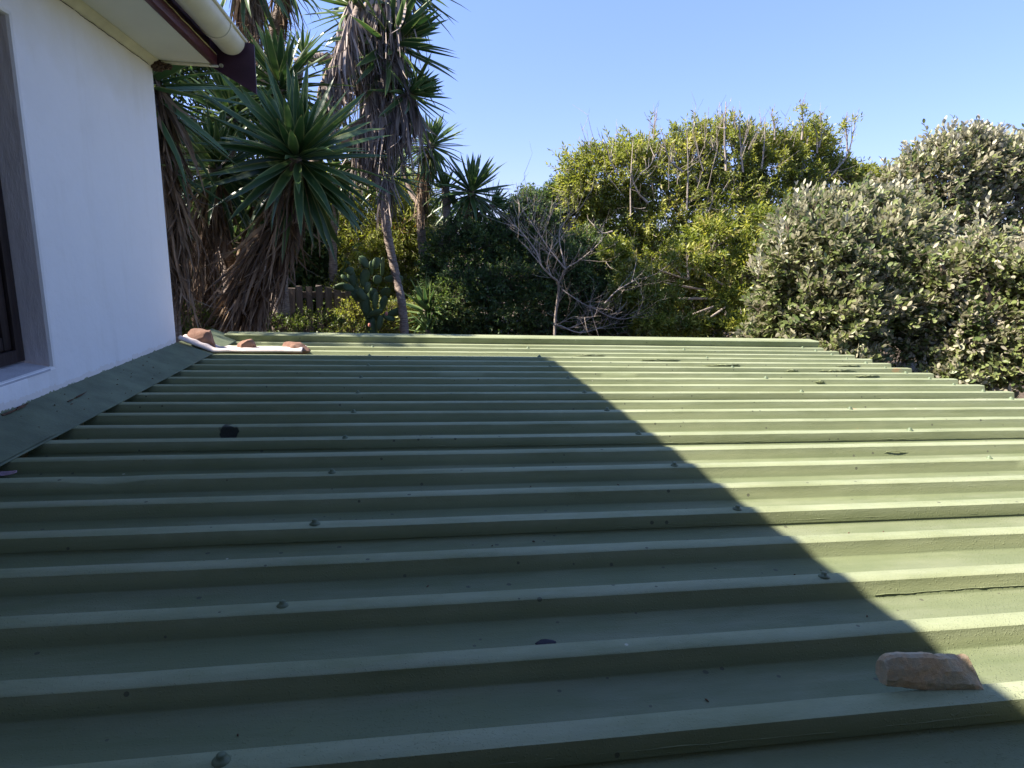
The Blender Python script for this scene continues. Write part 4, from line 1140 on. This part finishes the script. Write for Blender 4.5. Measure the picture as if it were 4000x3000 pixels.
def shrub(name, label, cat, base, blobs, N, per, tw, L, T, mat, stems, seed, up=0.0, droop=0.0, group=None, cap=280, mats2=None, twigmat='twig', stemr=(0.05, 0.02), **kw):
    rs = np.random.default_rng(seed)
    t = empty(name, base, label, cat, group)
    P, D = crown_points(blobs, N, seed=seed, up=up, **{k: kw[k] for k in ('lump_', 'fr', 'inner', 'ragged', 'gap') if k in kw})
    kw2 = {k: v for k, v in kw.items() if k not in ('lump_', 'fr', 'inner', 'ragged', 'gap')}
    K, Mx, A = sprays(P, D, per, tw, L, list(range(len(T))), rs, droop=droop, **kw2)
    if mats2:                       # young growth at the top in a second material
        sel = np.repeat(mats2[1](P, rs), per)
        G2 = Leaves(); G2.add(K[sel], Mx[sel]); G2.finish(t, 'young_leaf', T, mats2[0], cap//2, 'young_leaf_mass')
        K, Mx = K[~sel], Mx[~sel]
    tv = np.clip(0.5+0.9*np.array([mnoise.noise(Vector(q)*2.6) for q in P])+rs.normal(0, 0.16, len(P)), 0.02, 0.98)
    var = np.clip(np.repeat(tv, per)*0.75+rs.random(len(P)*per)*0.25, 0, 0.999)
    if mats2: var = var[~sel]
    G = Leaves(); G.add(K, Mx, var); G.finish(t, 'leaf', T, mat, cap)
    twigs('twigs', t, P, A, tw*1.3, 0.0035, M[twigmat])
    for k, s_ in enumerate(stems): trunk('trunk' if k == 0 else 'branch', t, s_, stemr[0] if k == 0 else stemr[0]*0.6, stemr[1], M[twigmat], 7, False, k)
    return t

def gb(x, Y): return gp(x, 760, Y)
# tree screen to the left, beyond the gable: shades the near yuccas as in the photograph
shrub('dense_tree', 'dense dark tree filling the gap behind the yuccas beside the white wall', 'tree', Vector((-3.2, 8.3, -1.0)),
      [((-2.6, 8.4, 1.7), (1.1, .45, 1.3)), ((-3.3, 8.4, 2.6), (1.0, .5, 1.2)), ((-2.2, 8.3, 0.3), (1.3, .5, 1.1)), ((-3.4, 8.3, 0.9), (1.1, .5, 1.4))], 6500, 6, 0.14, 0.10, ST, M['hedge'],
      [[(-3.2, 8.3, -1.2), (-3.1, 8.4, 0.4), (-3.0, 8.4, 2.0)], [(-3.1, 8.4, 0.2), (-2.4, 8.3, 1.6)]], 41, cap=60, stemr=(0.10, 0.04), lump_=0.15, inner=0.3)
shrub('shade_tree', 'tall dark tree left of the yuccas, mostly hidden by the white house', 'tree', Vector((-5.0, 5.6, -2.0)),
      [((-4.8, 5.6, 2.2), (1.3, .9, 1.7)), ((-4.4, 5.2, 3.9), (1.3, .9, 1.4)), ((-5.2, 6.0, 4.8), (1.3, .9, 1.2)), ((-4.0, 5.6, 3.0), (0.9, .9, 1.2))], 3000, 6, 0.14, 0.10, ST, M['hedge'],
      [[(-5.0, 5.6, -2.4), (-5.0, 5.6, 0.4), (-4.8, 5.6, 3.4)], [(-4.9, 5.6, 1.6), (-4.3, 5.3, 3.8)]], 40, cap=40, stemr=(0.14, 0.05))
shrub('dense_shrub', 'dark shrubbery low behind the huge rosette and the picket fence', 'shrub', gb(600, 8.6),
      [B(560, 540, 8.3, 100, 130), B(640, 540, 8.2, 60, 80), B(480, 640, 8.4, 120, 140), B(600, 690, 8.2, 130, 90), B(420, 560, 8.4, 90, 200)], 4200, 6, 0.13, 0.09, ST, M['hedge'],
      [[gb(600, 8.6), at(600, 640, 8.6), at(610, 540, 8.8)]], 42, cap=60, inner=0.3)
# dark hedge in the middle
shrub('dark_hedge', 'dense dark green small-leaved hedge in the middle behind the roof', 'hedge', gb(1060, 7.8),
      [B(1000, 590, 7.8, 82, 110), B(1075, 575, 8.0, 90, 95), B(1140, 560, 8.0, 80, 120), B(1010, 680, 7.4, 90, 90), B(1110, 670, 7.4, 110, 100), B(1200, 640, 7.6, 90, 120), B(1280, 690, 7.8, 90, 90), B(1260, 590, 8.2, 70, 90), B(1350, 690, 8.2, 90, 100), B(960, 660, 7.9, 60, 90)], 15000, 6, 0.09, 0.056, ST, M['hedge'],
      [[gb(1060, 7.9), at(1060, 660, 7.9), at(1050, 560, 8.0)], [gb(1180, 7.9), at(1190, 640, 7.9), at(1150, 520, 8.1)]], 43, inner=0.35)
shrub('dark_tree', 'dark blue-green tree rising behind the hedge between the last rosette and the bright tree', 'tree', gb(1190, 9.4),
      [B(1140, 480, 9.3, 48, 62), B(1190, 475, 9.4, 60, 60), B(1222, 425, 9.2, 42, 42), B(1250, 480, 9.4, 60, 80), B(1150, 560, 9.4, 90, 90)], 4200, 6, 0.12, 0.062, ST, M['hedge'],
      [[gb(1190, 9.4), at(1190, 600, 9.4), at(1200, 460, 9.4)]], 44, up=0.5, lump_=0.35, cap=100)
# weeping yellow-green bush behind the trunks
shrub('weeping_bush', 'sunlit yellow-green weeping bush with fine leaves behind the thin trunks', 'bush', gb(800, 9.3),
      [B(720, 490, 9.3, 70, 90), B(790, 470, 9.4, 80, 95), B(860, 470, 9.5, 70, 90), B(700, 580, 9.2, 80, 70), B(780, 580, 9.1, 90, 90), B(870, 570, 9.2, 75, 90), B(830, 660, 9.0, 110, 70), B(760, 650, 9.2, 90, 80)], 7500, 9, 0.22, 0.11, FT, M['weep'],
      [[gb(800, 9.3), at(790, 640, 9.3), at(780, 520, 9.3)], [at(790, 640, 9.3), at(850, 560, 9.3), at(880, 470, 9.3)], [at(790, 640, 9.3), at(720, 560, 9.3), at(700, 480, 9.3)]], 45, droop=0.75, facing=0.1, nrand=1.3, ragged=0.12, lump_=0.3, inner=0.4, cap=200, twigmat='branch')
shrub('pale_shrub', 'pale grey-green shrub glimpsed between two yucca trunks', 'shrub', gb(915, 10.4),
      [B(925, 530, 10.4, 50, 60), B(960, 520, 10.8, 50, 40), B(900, 590, 10.4, 60, 60)], 700, 7, 0.14, 0.07, ST, M['silver'], [[gb(915, 10.4), at(920, 560, 10.4)]], 46, cap=60)
# undergrowth round the fence
shrub('fence_shrub', 'low bright leafy weed growing in front of the picket fence', 'shrub', gb(660, 7.0),
      [B(600, 712, 6.9, 60, 28), B(680, 705, 7.0, 60, 30), B(740, 716, 7.0, 60, 24), B(560, 700, 6.9, 40, 30), B(405, 700, 5.6, 50, 40)], 640, 7, 0.10, 0.04, ST, M['bright'], [[gb(660, 7.0), at(660, 700, 7.0)]], 47, inner=0.2, up=0.6, cap=200)
shrub('bramble', 'tangled sunlit bramble under the cactus', 'shrub', gb(800, 7.6),
      [B(780, 700, 7.5, 60, 60), B(850, 700, 7.6, 60, 50), B(905, 700, 7.7, 50, 50), B(750, 640, 7.9, 50, 40)], 1300, 6, 0.10, 0.045, ST, M['tree'], [[gb(800, 7.6), at(800, 690, 7.6)]], 48, inner=0.5, cap=120)

# ---------------------------------------------------------------- picket fence
FY = 7.5
f0, f1 = at(1010/1.8083, 640, FY), at(1335/1.8083, 640, FY)
fence = empty('picket_fence', gp(660, 720, FY), 'short weathered grey picket fence with gaps between the pales, left of the cactus', 'fence')
rf_ = random.Random(3)
ztop = at(665, 621, FY).z
for i in range(-4, 7):
    x = at((1172+37.3*i)/1.8083, 621, FY).x; w_ = 0.034+rf_.uniform(-.003, .003); top = ztop+rf_.uniform(-0.02, 0.02)
    v, f = box_vf(-w_, w_, -0.009, 0.009, ground_z(x, FY)-0.1, top)
    k = rf_.uniform(-0.012, 0.012); v = [(a+(k if c > 0 else 0)+(rf_.uniform(-.002, .002)), b+rf_.uniform(-.002, .002), c+(rf_.uniform(-.012, .012) if c == top else 0)) for a, b, c in v]
    v = [(a+x, b+FY+rf_.uniform(-.002, .002), c) for a, b, c in v]
    pymesh('picket', v, f, M['fence'], fence)
for z in (ztop-0.085, ztop-0.75): pymesh('rail', *box_vf(f0.x-0.55, f1.x+0.06, FY+0.013, FY+0.05, z-0.035, z+0.035), M['fence'], fence)
for x in (f0.x-0.4, f1.x-0.06): pymesh('post', *box_vf(x-0.04, x+0.04, FY+0.052, FY+0.13, ground_z(x, FY)-0.2, ztop-0.02), M['fence'], fence)

# ---------------------------------------------------------------- prickly pear
cac = empty('prickly_pear', gp(800, 720, 7.0), 'prickly pear cactus with flat oval pads in front of the leaning trunk', 'cactus')
def pad(cx, cy, w_, h_, tilt, yaw_, Y):
    """one flat pad; cx, cy, w_, h_ in a detail of the photograph"""
    x, y = (1200+cx*0.5426)/1.8083, (500+cy*0.5426)/1.8083; s_ = Y/(FPX*2212/4000)*0.5426/1.8083
    c = at(x, y, Y); W, H = max(w_, h_*0.42)*s_*0.5*1.15, h_*s_*0.5*1.05
    V, F = [], []; n, m = 14, 7
    for j in range(m+1):
        a = math.pi*j/m
        for i in range(n):
            b = 2*math.pi*i/n
            zz = -math.cos(a); rr = math.sin(a)
            sh = 1+0.22*zz
            V.append(Vector((W*rr*math.cos(b)*sh, 0.016*rr**0.6*math.sin(b)*1.0, H*zz)))
    for j in range(m):
        for i in range(n): F.append((j*n+i, j*n+(i+1) % n, (j+1)*n+(i+1) % n, (j+1)*n+i))
    R_ = Matrix.Rotation(math.radians(tilt), 3, 'Y') @ Matrix.Rotation(math.radians(yaw_), 3, 'Z')
    V = [R_ @ v+c for v in V]
    pymesh('pad', V, F, M['cactus'], cac, True)
for q in ((410, 965, 50, 95, -35, 20), (460, 1010, 30, 100, 0, 60), (497, 975, 50, 85, 18, 10), (541, 1000, 28, 130, 4, 70), (308, 1030, 52, 58, -20, 15), (272, 1082, 34, 66, -45, 40), (326, 1090, 55, 115, -14, 20), (412, 1080, 62, 125, 15, 25), (505, 1092, 62, 66, 25, 30), (622, 1086, 48, 130, 88, 10), (242, 1142, 46, 105, 80, 15), (345, 1155, 60, 90, -25, 30), (432, 1150, 50, 80, 8, 40), (395, 1200, 55, 90, -20, 20), (560, 1180, 60, 80, 60, 30), (470, 1200, 60, 90, 5, 10), (418, 1275, 52, 155, -6, 15), (490, 1245, 55, 125, 8, 50), (547, 1262, 50, 110, 18, 20), (490, 1330, 44, 105, 70, 20), (636, 1326, 44, 120, 76, 10), (522, 1402, 48, 105, 14, 30), (478, 1362, 40, 100, 80, 10), (360, 1210, 60, 100, -35, 20), (300, 1150, 50, 80, -70, 30), (440, 1340, 60, 110, 0, 30), (455, 1440, 60, 110, 5, 30), (590, 1360, 50, 90, -60, 20)):
    pad(*q, 7.0+rf_.uniform(-.12, .12))
trunk('trunk', cac, [gp(800, 720, 7.0), at(803, 720, 7.0), at(797, 690, 7.0)], 0.07, 0.05, M['cactus'], 9, False)
for q in ((570, 1335), (448, 1418)):
    x, y = (1200+q[0]*0.5426)/1.8083, (500+q[1]*0.5426)/1.8083
    o = lump('fruit', at(x, y, 6.85), (0.016, 0.016, 0.024), simple('pinkish_fruit_skin', (0.55, 0.22, 0.16), 0.5), None, 1, 2, 0.1); o.parent = cac
    o.matrix_parent_inverse = Matrix.Translation(-cac.location)

# ---------------------------------------------------------------- bare dead shrub
def c6(x, y, Y=6.7): return at((2000+x*0.633)/1.8083, (350+y*0.633)/1.8083, Y)
bare = empty('bare_shrub', gp(1197, 740, 6.7), 'leafless grey dead shrub in front of the dark hedge', 'shrub')
rb = random.Random(5)
mains = [([(262, 1600), (262, 1530), (268, 1400), (287, 1210), (240, 1150), (180, 1085), (150, 1000), (60, 880), (0, 830)], 0.018, 0.004),
         ([(287, 1200), (330, 1110), (420, 1050), (550, 940)], 0.012, 0.002), ([(330, 1110), (250, 1010), (170, 900), (100, 790)], 0.010, 0.002),
         ([(330, 1110), (290, 900), (340, 800), (420, 730)], 0.009, 0.002), ([(268, 1455), (300, 1440), (380, 1400)], 0.010, 0.003), ([(290, 1455), (420, 1500), (560, 1465)], 0.010, 0.002),
         ([(268, 1450), (340, 1475), (460, 1425), (560, 1340)], 0.010, 0.002), ([(310, 1235), (420, 1310), (480, 1340)], 0.008, 0.002), ([(570, 1320), (650, 1240), (770, 1170)], 0.008, 0.003),
         ([(480, 1335), (600, 1400), (700, 1415), (800, 1375)], 0.009, 0.002), ([(180, 1085), (170, 960), (220, 830)], 0.007, 0.002), ([(60, 880), (40, 800), (100, 700)], 0.005, 0.0015), ([(240, 1150), (220, 1030), (330, 880)], 0.007, 0.002)]
for k, (pts, r0, r1) in enumerate(mains):
    P = [c6(x, y, 6.7+0.12*math.sin(k*2.1+i)) for i, (x, y) in enumerate(pts)]
    if k == 0: P[0] = gp(1197, 740, 6.7)
    trunk('trunk' if k == 0 else 'branch', bare, P, r0, r1, M['branch'], 7, False, k)
mb = MB()
for k, (pts, r0, r1) in enumerate(mains):
    P = smooth_path([c6(x, y, 6.7+0.12*math.sin(k*2.1+i)) for i, (x, y) in enumerate(pts)], 4)
    for i in range(max(3, len(P)//4), len(P)):
        if True:
            t = (P[i]-P[i-1]).normalized(); a = Vector((rb.uniform(-1, 1), rb.uniform(-.6, .6), rb.uniform(-.5, 1))).normalized()
            grow(mb, P[i], t+a*0.8, rb.uniform(0.16, 0.40), rb.uniform(0.0026, 0.0040), 2, rb, 0.22, (1, 3), 0.3, 3)
o = mb.build('fine_twigs', M['branch'], bare); o['kind'] = 'stuff'

# ---------------------------------------------------------------- bright tree
YB = 8.8
bt = shrub('bright_tree', 'broad sunlit yellow-green tree with bare twigs poking out of its top', 'tree', gb(1560, YB+.4),
    [B(1275, 400, YB, 66, 74), B(1345, 378, YB, 80, 74), B(1430, 388, YB+.1, 90, 80), B(1500, 350, YB+.1, 70, 70), B(1575, 348, YB+.2, 90, 76), B(1665, 362, YB+.2, 80, 74), B(1745, 335, YB+.3, 60, 64), B(1800, 400, YB+.3, 80, 60), B(1870, 415, YB+.3, 60, 58),
     B(1330, 480, YB+.2, 95, 80), B(1450, 480, YB, 120, 95), B(1570, 470, YB+.1, 120, 110), B(1690, 470, YB+.2, 110, 110), B(1420, 580, YB-.2, 90, 70), B(1500, 610, YB-.1, 100, 90), B(1600, 600, YB, 110, 110), B(1450, 690, YB-.1, 100, 70), B(1570, 700, YB, 120, 80), B(1700, 620, YB+.1, 120, 130), B(1340, 640, YB+.3, 90, 100, None, 0.5)],
    12500, 8, 0.15, 0.088, PT, M['tree'],
    [[gb(1560, YB+.4), at(1600, 700, YB+.3), at(1595, 560, YB+.2), at(1600, 420, YB+.2)], [at(1600, 690, YB+.3), at(1520, 560, YB), at(1450, 430, YB), at(1400, 360, YB)],
     [at(1600, 640, YB+.3), at(1680, 520, YB), at(1730, 380, YB), at(1745, 300, YB+.1)], [at(1598, 560, YB+.2), at(1540, 450, YB-.2), at(1500, 380, YB-.3)]], 50, up=0.35, lump_=0.5, inner=0.5, fr=2.8, nrand=0.7, ragged=0.12, stemr=(0.09, 0.02), twigmat='branch')
# bare twigs and limbs showing through it
mb = MB(); rb = random.Random(9)
def c7(x, y): return ((2800+x*0.7533)/1.8083, (350+y*0.7533)/1.8083)
lim = [([(1320, 500), (1312, 300), (1320, 75)], .016), ([(1425, 510), (1412, 360), (1400, 175)], .014), ([(1412, 380), (1440, 290), (1465, 150)], .010), ([(1540, 490), (1556, 340), (1562, 170)], .011), ([(1078, 740), (1086, 520), (1082, 300)], .013),
       ([(732, 780), (732, 560), (748, 300)], .010), ([(1050, 505), (985, 450), (950, 380)], .013), ([(1180, 500), (1150, 400), (1125, 300)], .012), ([(655, 515), (610, 440), (588, 350)], .010), ([(840, 700), (780, 640), (745, 560)], .016),
       ([(1310, 420), (1250, 370), (1195, 310)], .010), ([(1090, 1170), (1080, 1060), (1075, 940)], .016), ([(1130, 1110), (1040, 1080), (970, 1045)], .012), ([(1085, 1175), (1010, 1110), (985, 1060)], .012), ([(960, 1455), (1080, 1425), (1210, 1380)], .012),
       ([(1130, 830), (1200, 770), (1240, 680)], .011), ([(1150, 1020), (1240, 985), (1310, 930)], .012), ([(1240, 1090), (1235, 990), (1205, 900)], .010), ([(700, 1090), (640, 1030), (600, 940)], .013), ([(620, 875), (560, 885), (510, 840)], .012), ([(790, 520), (850, 470), (885, 400)], .009), ([(870, 300), (880, 215), (886, 190)], .006)]
for pts, r in lim:
    P = [at((2000+x*0.633)/1.8083, (350+y*0.633)/1.8083, YB-0.75) for x, y in pts]
    trunk('branch', bt, P, r, r*0.35, M['branch'], 6, False, int(r*1000))
    PP = smooth_path(P, 5)
    for i in range(2, len(PP)):
        if rb.random() < 0.6:
            a = Vector((rb.uniform(-1, 1), rb.uniform(-1, .3), rb.uniform(-.2, 1))).normalized()
            grow(mb, PP[i], (PP[i]-PP[i-1]).normalized()*0.7+a*0.6, rb.uniform(0.05, 0.24), 0.0055, 1, rb, 0.3, (0, 2), 0.4, 4)
G = Leaves()
for pts, tuft in (([(440, 260), (438, 90)], 1), ([(530, 300), (542, 150)], 0), ([(590, 450), (680, 330), (722, 150)], 0), ([(675, 320), (660, 170)], 1), ([(300, 260), (285, 130)], 0), ([(520, 330), (505, 180)], 1), ([(80, 240), (88, 120)], 0)):
    P = [at(*c7(x, y), YB-.1) for x, y in pts]
    if len(P) == 2: P.insert(1, P[0].lerp(P[1], .5)+Vector((.02, 0, 0)))
    trunk('branch', bt, P, .013, .006, M['branch'], 6, False, 3)
    PP = smooth_path(P, 5)
    for i in range(2, len(PP)):
        a = Vector((rb.uniform(-1, 1), rb.uniform(-1, .3), rb.uniform(0, 1))).normalized()
        grow(mb, PP[i], (PP[i]-PP[i-1]).normalized()*0.9+a*0.6, rb.uniform(0.06, 0.2), 0.005, 1, rb, 0.3, (0, 2), 0.4, 4)
    n = 26 if tuft else 9
    pp = np.array([list(PP[-1].lerp(PP[len(PP)//2], rb.random()**2*1.0)+Vector((rb.gauss(0, .05), rb.gauss(0, .05), rb.gauss(0, .03)))) for _ in range(n)])
    K, Mx, A = sprays(pp, np.tile([[0, 0, 1.0]], (n, 1)), 4, 0.08, 0.075, [0, 1], rng, spread=(0.8, 1.4)); G.add(K, Mx)
# forward sprays of leaves hanging in front of the dark gaps, each on its own limb
rs_ = np.random.default_rng(311)
for x, y, rx, ry, Yq in ((1490, 560, 62, 40, 7.3), (1425, 640, 50, 30, 7.2), (1415, 700, 48, 26, 7.0), (1575, 640, 50, 40, 7.3), (1605, 560, 50, 40, 7.5), (1370, 590, 45, 26, 7.4), (1330, 545, 36, 30, 7.6), (1540, 500, 60, 34, 7.6), (1600, 700, 45, 24, 7.0), (1500, 700, 40, 22, 7.1), (1650, 480, 50, 40, 7.6), (1340, 640, 30, 26, 7.3)):
    P, D = crown_points([B(x, y, Yq, rx, ry, rx*0.8)], 120, seed=int(x+y), up=0.3, inner=0.7, lump_=0.6)
    K, Mx, A = sprays(P, D, 7, 0.15, 0.085, [0, 1], rs_); G.add(K, Mx, np.clip(np.repeat(rs_.normal(0.7, .15, len(P)), 7), 0, .93))
    trunk('branch', bt, [at(1600, 640, YB), at((x+1600)/2, (y+650)/2, (YB+Yq)/2), at(x, y+8, Yq)], 0.022, 0.006, M['branch'], 6, False, x)
G.finish(bt, 'spray_leaf', PT, M['tree'], 290, 'spray_leaf_mass')
# dead limbs bristling over the crown
P_, D_ = crown_points([B(1370, 350, YB-.3, 110, 60), B(1560, 340, YB-.1, 150, 75), B(1720, 330, YB, 110, 70), B(1460, 420, YB-.5, 150, 60)], 60, seed=77, up=0.8)
for p, d in zip(P_, D_): grow(mb, p-d*0.1, d, rb.uniform(0.15, 0.45), 0.0048, 1, rb, 0.35, (1, 3), 0.5, 4)
o = mb.build('bare_twigs', M['branch'], bt); o['kind'] = 'stuff'

# ---------------------------------------------------------------- grey-green bushes on the right
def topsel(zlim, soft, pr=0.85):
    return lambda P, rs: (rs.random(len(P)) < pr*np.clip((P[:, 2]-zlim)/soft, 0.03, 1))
YS = 6.4
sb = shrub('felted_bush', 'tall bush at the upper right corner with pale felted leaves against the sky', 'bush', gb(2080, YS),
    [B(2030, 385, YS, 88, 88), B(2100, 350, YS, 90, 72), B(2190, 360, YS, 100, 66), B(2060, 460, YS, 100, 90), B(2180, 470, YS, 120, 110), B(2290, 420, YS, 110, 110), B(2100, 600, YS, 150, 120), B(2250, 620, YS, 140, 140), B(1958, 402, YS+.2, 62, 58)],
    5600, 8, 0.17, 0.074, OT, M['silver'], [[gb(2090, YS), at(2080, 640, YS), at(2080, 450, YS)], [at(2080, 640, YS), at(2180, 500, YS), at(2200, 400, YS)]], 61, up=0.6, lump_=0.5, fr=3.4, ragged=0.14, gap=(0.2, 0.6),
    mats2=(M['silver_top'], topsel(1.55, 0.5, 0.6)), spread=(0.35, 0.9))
YM = 5.4
mbu = shrub('grey_green_bush', 'wide grey-green bush with pale shoot tips between the bright tree and the roof corner', 'bush', gb(1800, YM),
    [B(1745, 495, YM+.3, 80, 76), B(1820, 478, YM+.4, 90, 72), B(1905, 478, YM+.5, 80, 72), B(1960, 520, YM+.3, 80, 80), B(1985, 610, YM, 80, 90), B(1715, 570, YM, 74, 84), B(1790, 560, YM, 110, 100), B(1900, 560, YM+.1, 110, 110), B(1725, 660, YM, 92, 84), B(1810, 680, YM-.2, 120, 100), B(1920, 680, YM-.1, 110, 110), B(1665, 728, YM+.1, 70, 44), B(1780, 780, YM-.3, 130, 60), B(1790, 900, YM-.1, 150, 110, None, .4), B(1950, 880, YM, 130, 110, None, .4)],
    6000, 8, 0.17, 0.074, OT, M['silver'], [[gb(1800, YM), at(1810, 660, YM), at(1810, 520, YM)], [at(1810, 660, YM), at(1900, 560, YM), at(1910, 460, YM)], [at(1810, 660, YM), at(1720, 560, YM), at(1700, 480, YM)]], 62, up=0.5, lump_=0.60, fr=3.4, ragged=0.16, inner=0.62, gap=(0.12, 0.75),
    mats2=(M['silver_top'], topsel(1.1, 0.6, 0.5)), spread=(0.35, 0.9))
YL = 4.85
shrub('glossy_bush', 'darker glossy-leaved bush hanging beside the stepped right edge of the roof', 'bush', gb(2130, YL),
    [B(2030, 640, YL+.3, 90, 90), B(2120, 600, YL+.2, 95, 100), B(2210, 640, YL, 90, 120), B(2010, 745, YL+.3, 80, 60), B(2110, 730, YL+.1, 100, 90), B(2200, 780, YL-.1, 100, 90), B(2300, 700, YL-.2, 110, 150), B(2060, 830, YL, 80, 60), B(2150, 960, YL+.1, 170, 130, None, .35)],
    4200, 7, 0.17, 0.074, OT, M['silver'], [[gb(2130, YL), at(2130, 720, YL), at(2120, 600, YL)], [at(2130, 720, YL), at(2060, 640, YL+.1), at(2030, 560, YL+.2)]], 63, up=0.2, lump_=0.55, inner=0.65, fr=3.4, ragged=0.15, gap=(0.08, 0.8), mats2=(M['silver_top'], lambda P, rs: rs.random(len(P)) < 0.04), spread=(0.5, 1.1))
# tall pale shoots standing out of the bushes
G = Leaves(); mb = MB(); rb = random.Random(21)
for x, y, h_, Yq in ((2040, 262, 60, YS), (2075, 285, 45, YS), (2120, 290, 40, YS), (2185, 296, 40, YS), (1985, 320, 45, YS), (1940, 365, 45, YM+.5), (1735, 400, 60, YM+.2), (1720, 420, 50, YM), (1800, 400, 45, YM+.2), (2135, 425, 70, YL+.6), (1690, 480, 45, YM-.3), (1640, 540, 40, YM-.2), (2110, 450, 60, YL+.6), (1925, 400, 40, YM+.3), (2060, 470, 50, YL+.5)):
    tip = at(x, y, Yq); foot = at(x+rb.uniform(-10, 10), y+h_*1.6, Yq+0.05)
    mb.add(*tube_vf([foot, foot.lerp(tip, .5)+Vector((.01, 0, 0)), tip], [.004, .0035, .002], 5))
    n = 16; t = np.linspace(0.15, 1.0, n); P = np.array([list(foot.lerp(tip, a)) for a in t]); ax = unit(tip-foot)
    b1, b2 = perp(ax); ph = np.arange(n)*2.4; rad = np.cos(ph)[:, None]*b1+np.sin(ph)[:, None]*b2
    d = ax+rad*(1.0-0.65*t)[:, None]; G.add(rng.integers(0, 3, n), frames(P, d, ax+rad*0.1-0.0*d, 0.062*np.ones(n)))
G.finish(sb, 'shoot_leaf', OT, M['silver_top'], 240, 'shoot_leaf_mass'); mb.build('shoot_stem', M['twig'], sb)['kind'] = 'stuff'

# ---------------------------------------------------------------- tree belt far behind, one continuous mass
def belt():
    rs = np.random.default_rng(90); bl = []
    for i in range(22):
        x = -9+i*1.05; bl.append(((x, 12.6+0.5*math.sin(i*2.3), 0.2+0.25*math.sin(i*1.7)), (1.1, .7, 1.15+0.25*math.sin(i*3.1))))
    P, D = crown_points(bl, 9000, seed=91, inner=0.35)
    K, Mx, A = sprays(P, D, 6, 0.18, 0.14, [0, 1, 2], rs)
    Vs = []; n = len(ST[0][0])
    T = ST[0]; Pn = np.einsum('nij,vj->nvi', Mx[:, :3, :3], T[0])+Mx[:, None, :3, 3]
    F = (T[1][None]+(np.arange(len(Mx))*n)[:, None, None]).reshape(-1, 3)
    me = tri_mesh('distant_tree_belt', Pn.reshape(-1, 3), F, np.tile(T[2], (len(Mx), 1)), np.repeat(rs.random(len(Mx)), n), M['hedge'])
    tag(link('distant_tree_belt', me), 'dark mass of trees far behind the hedge and yuccas', 'trees', kind='stuff')
belt()
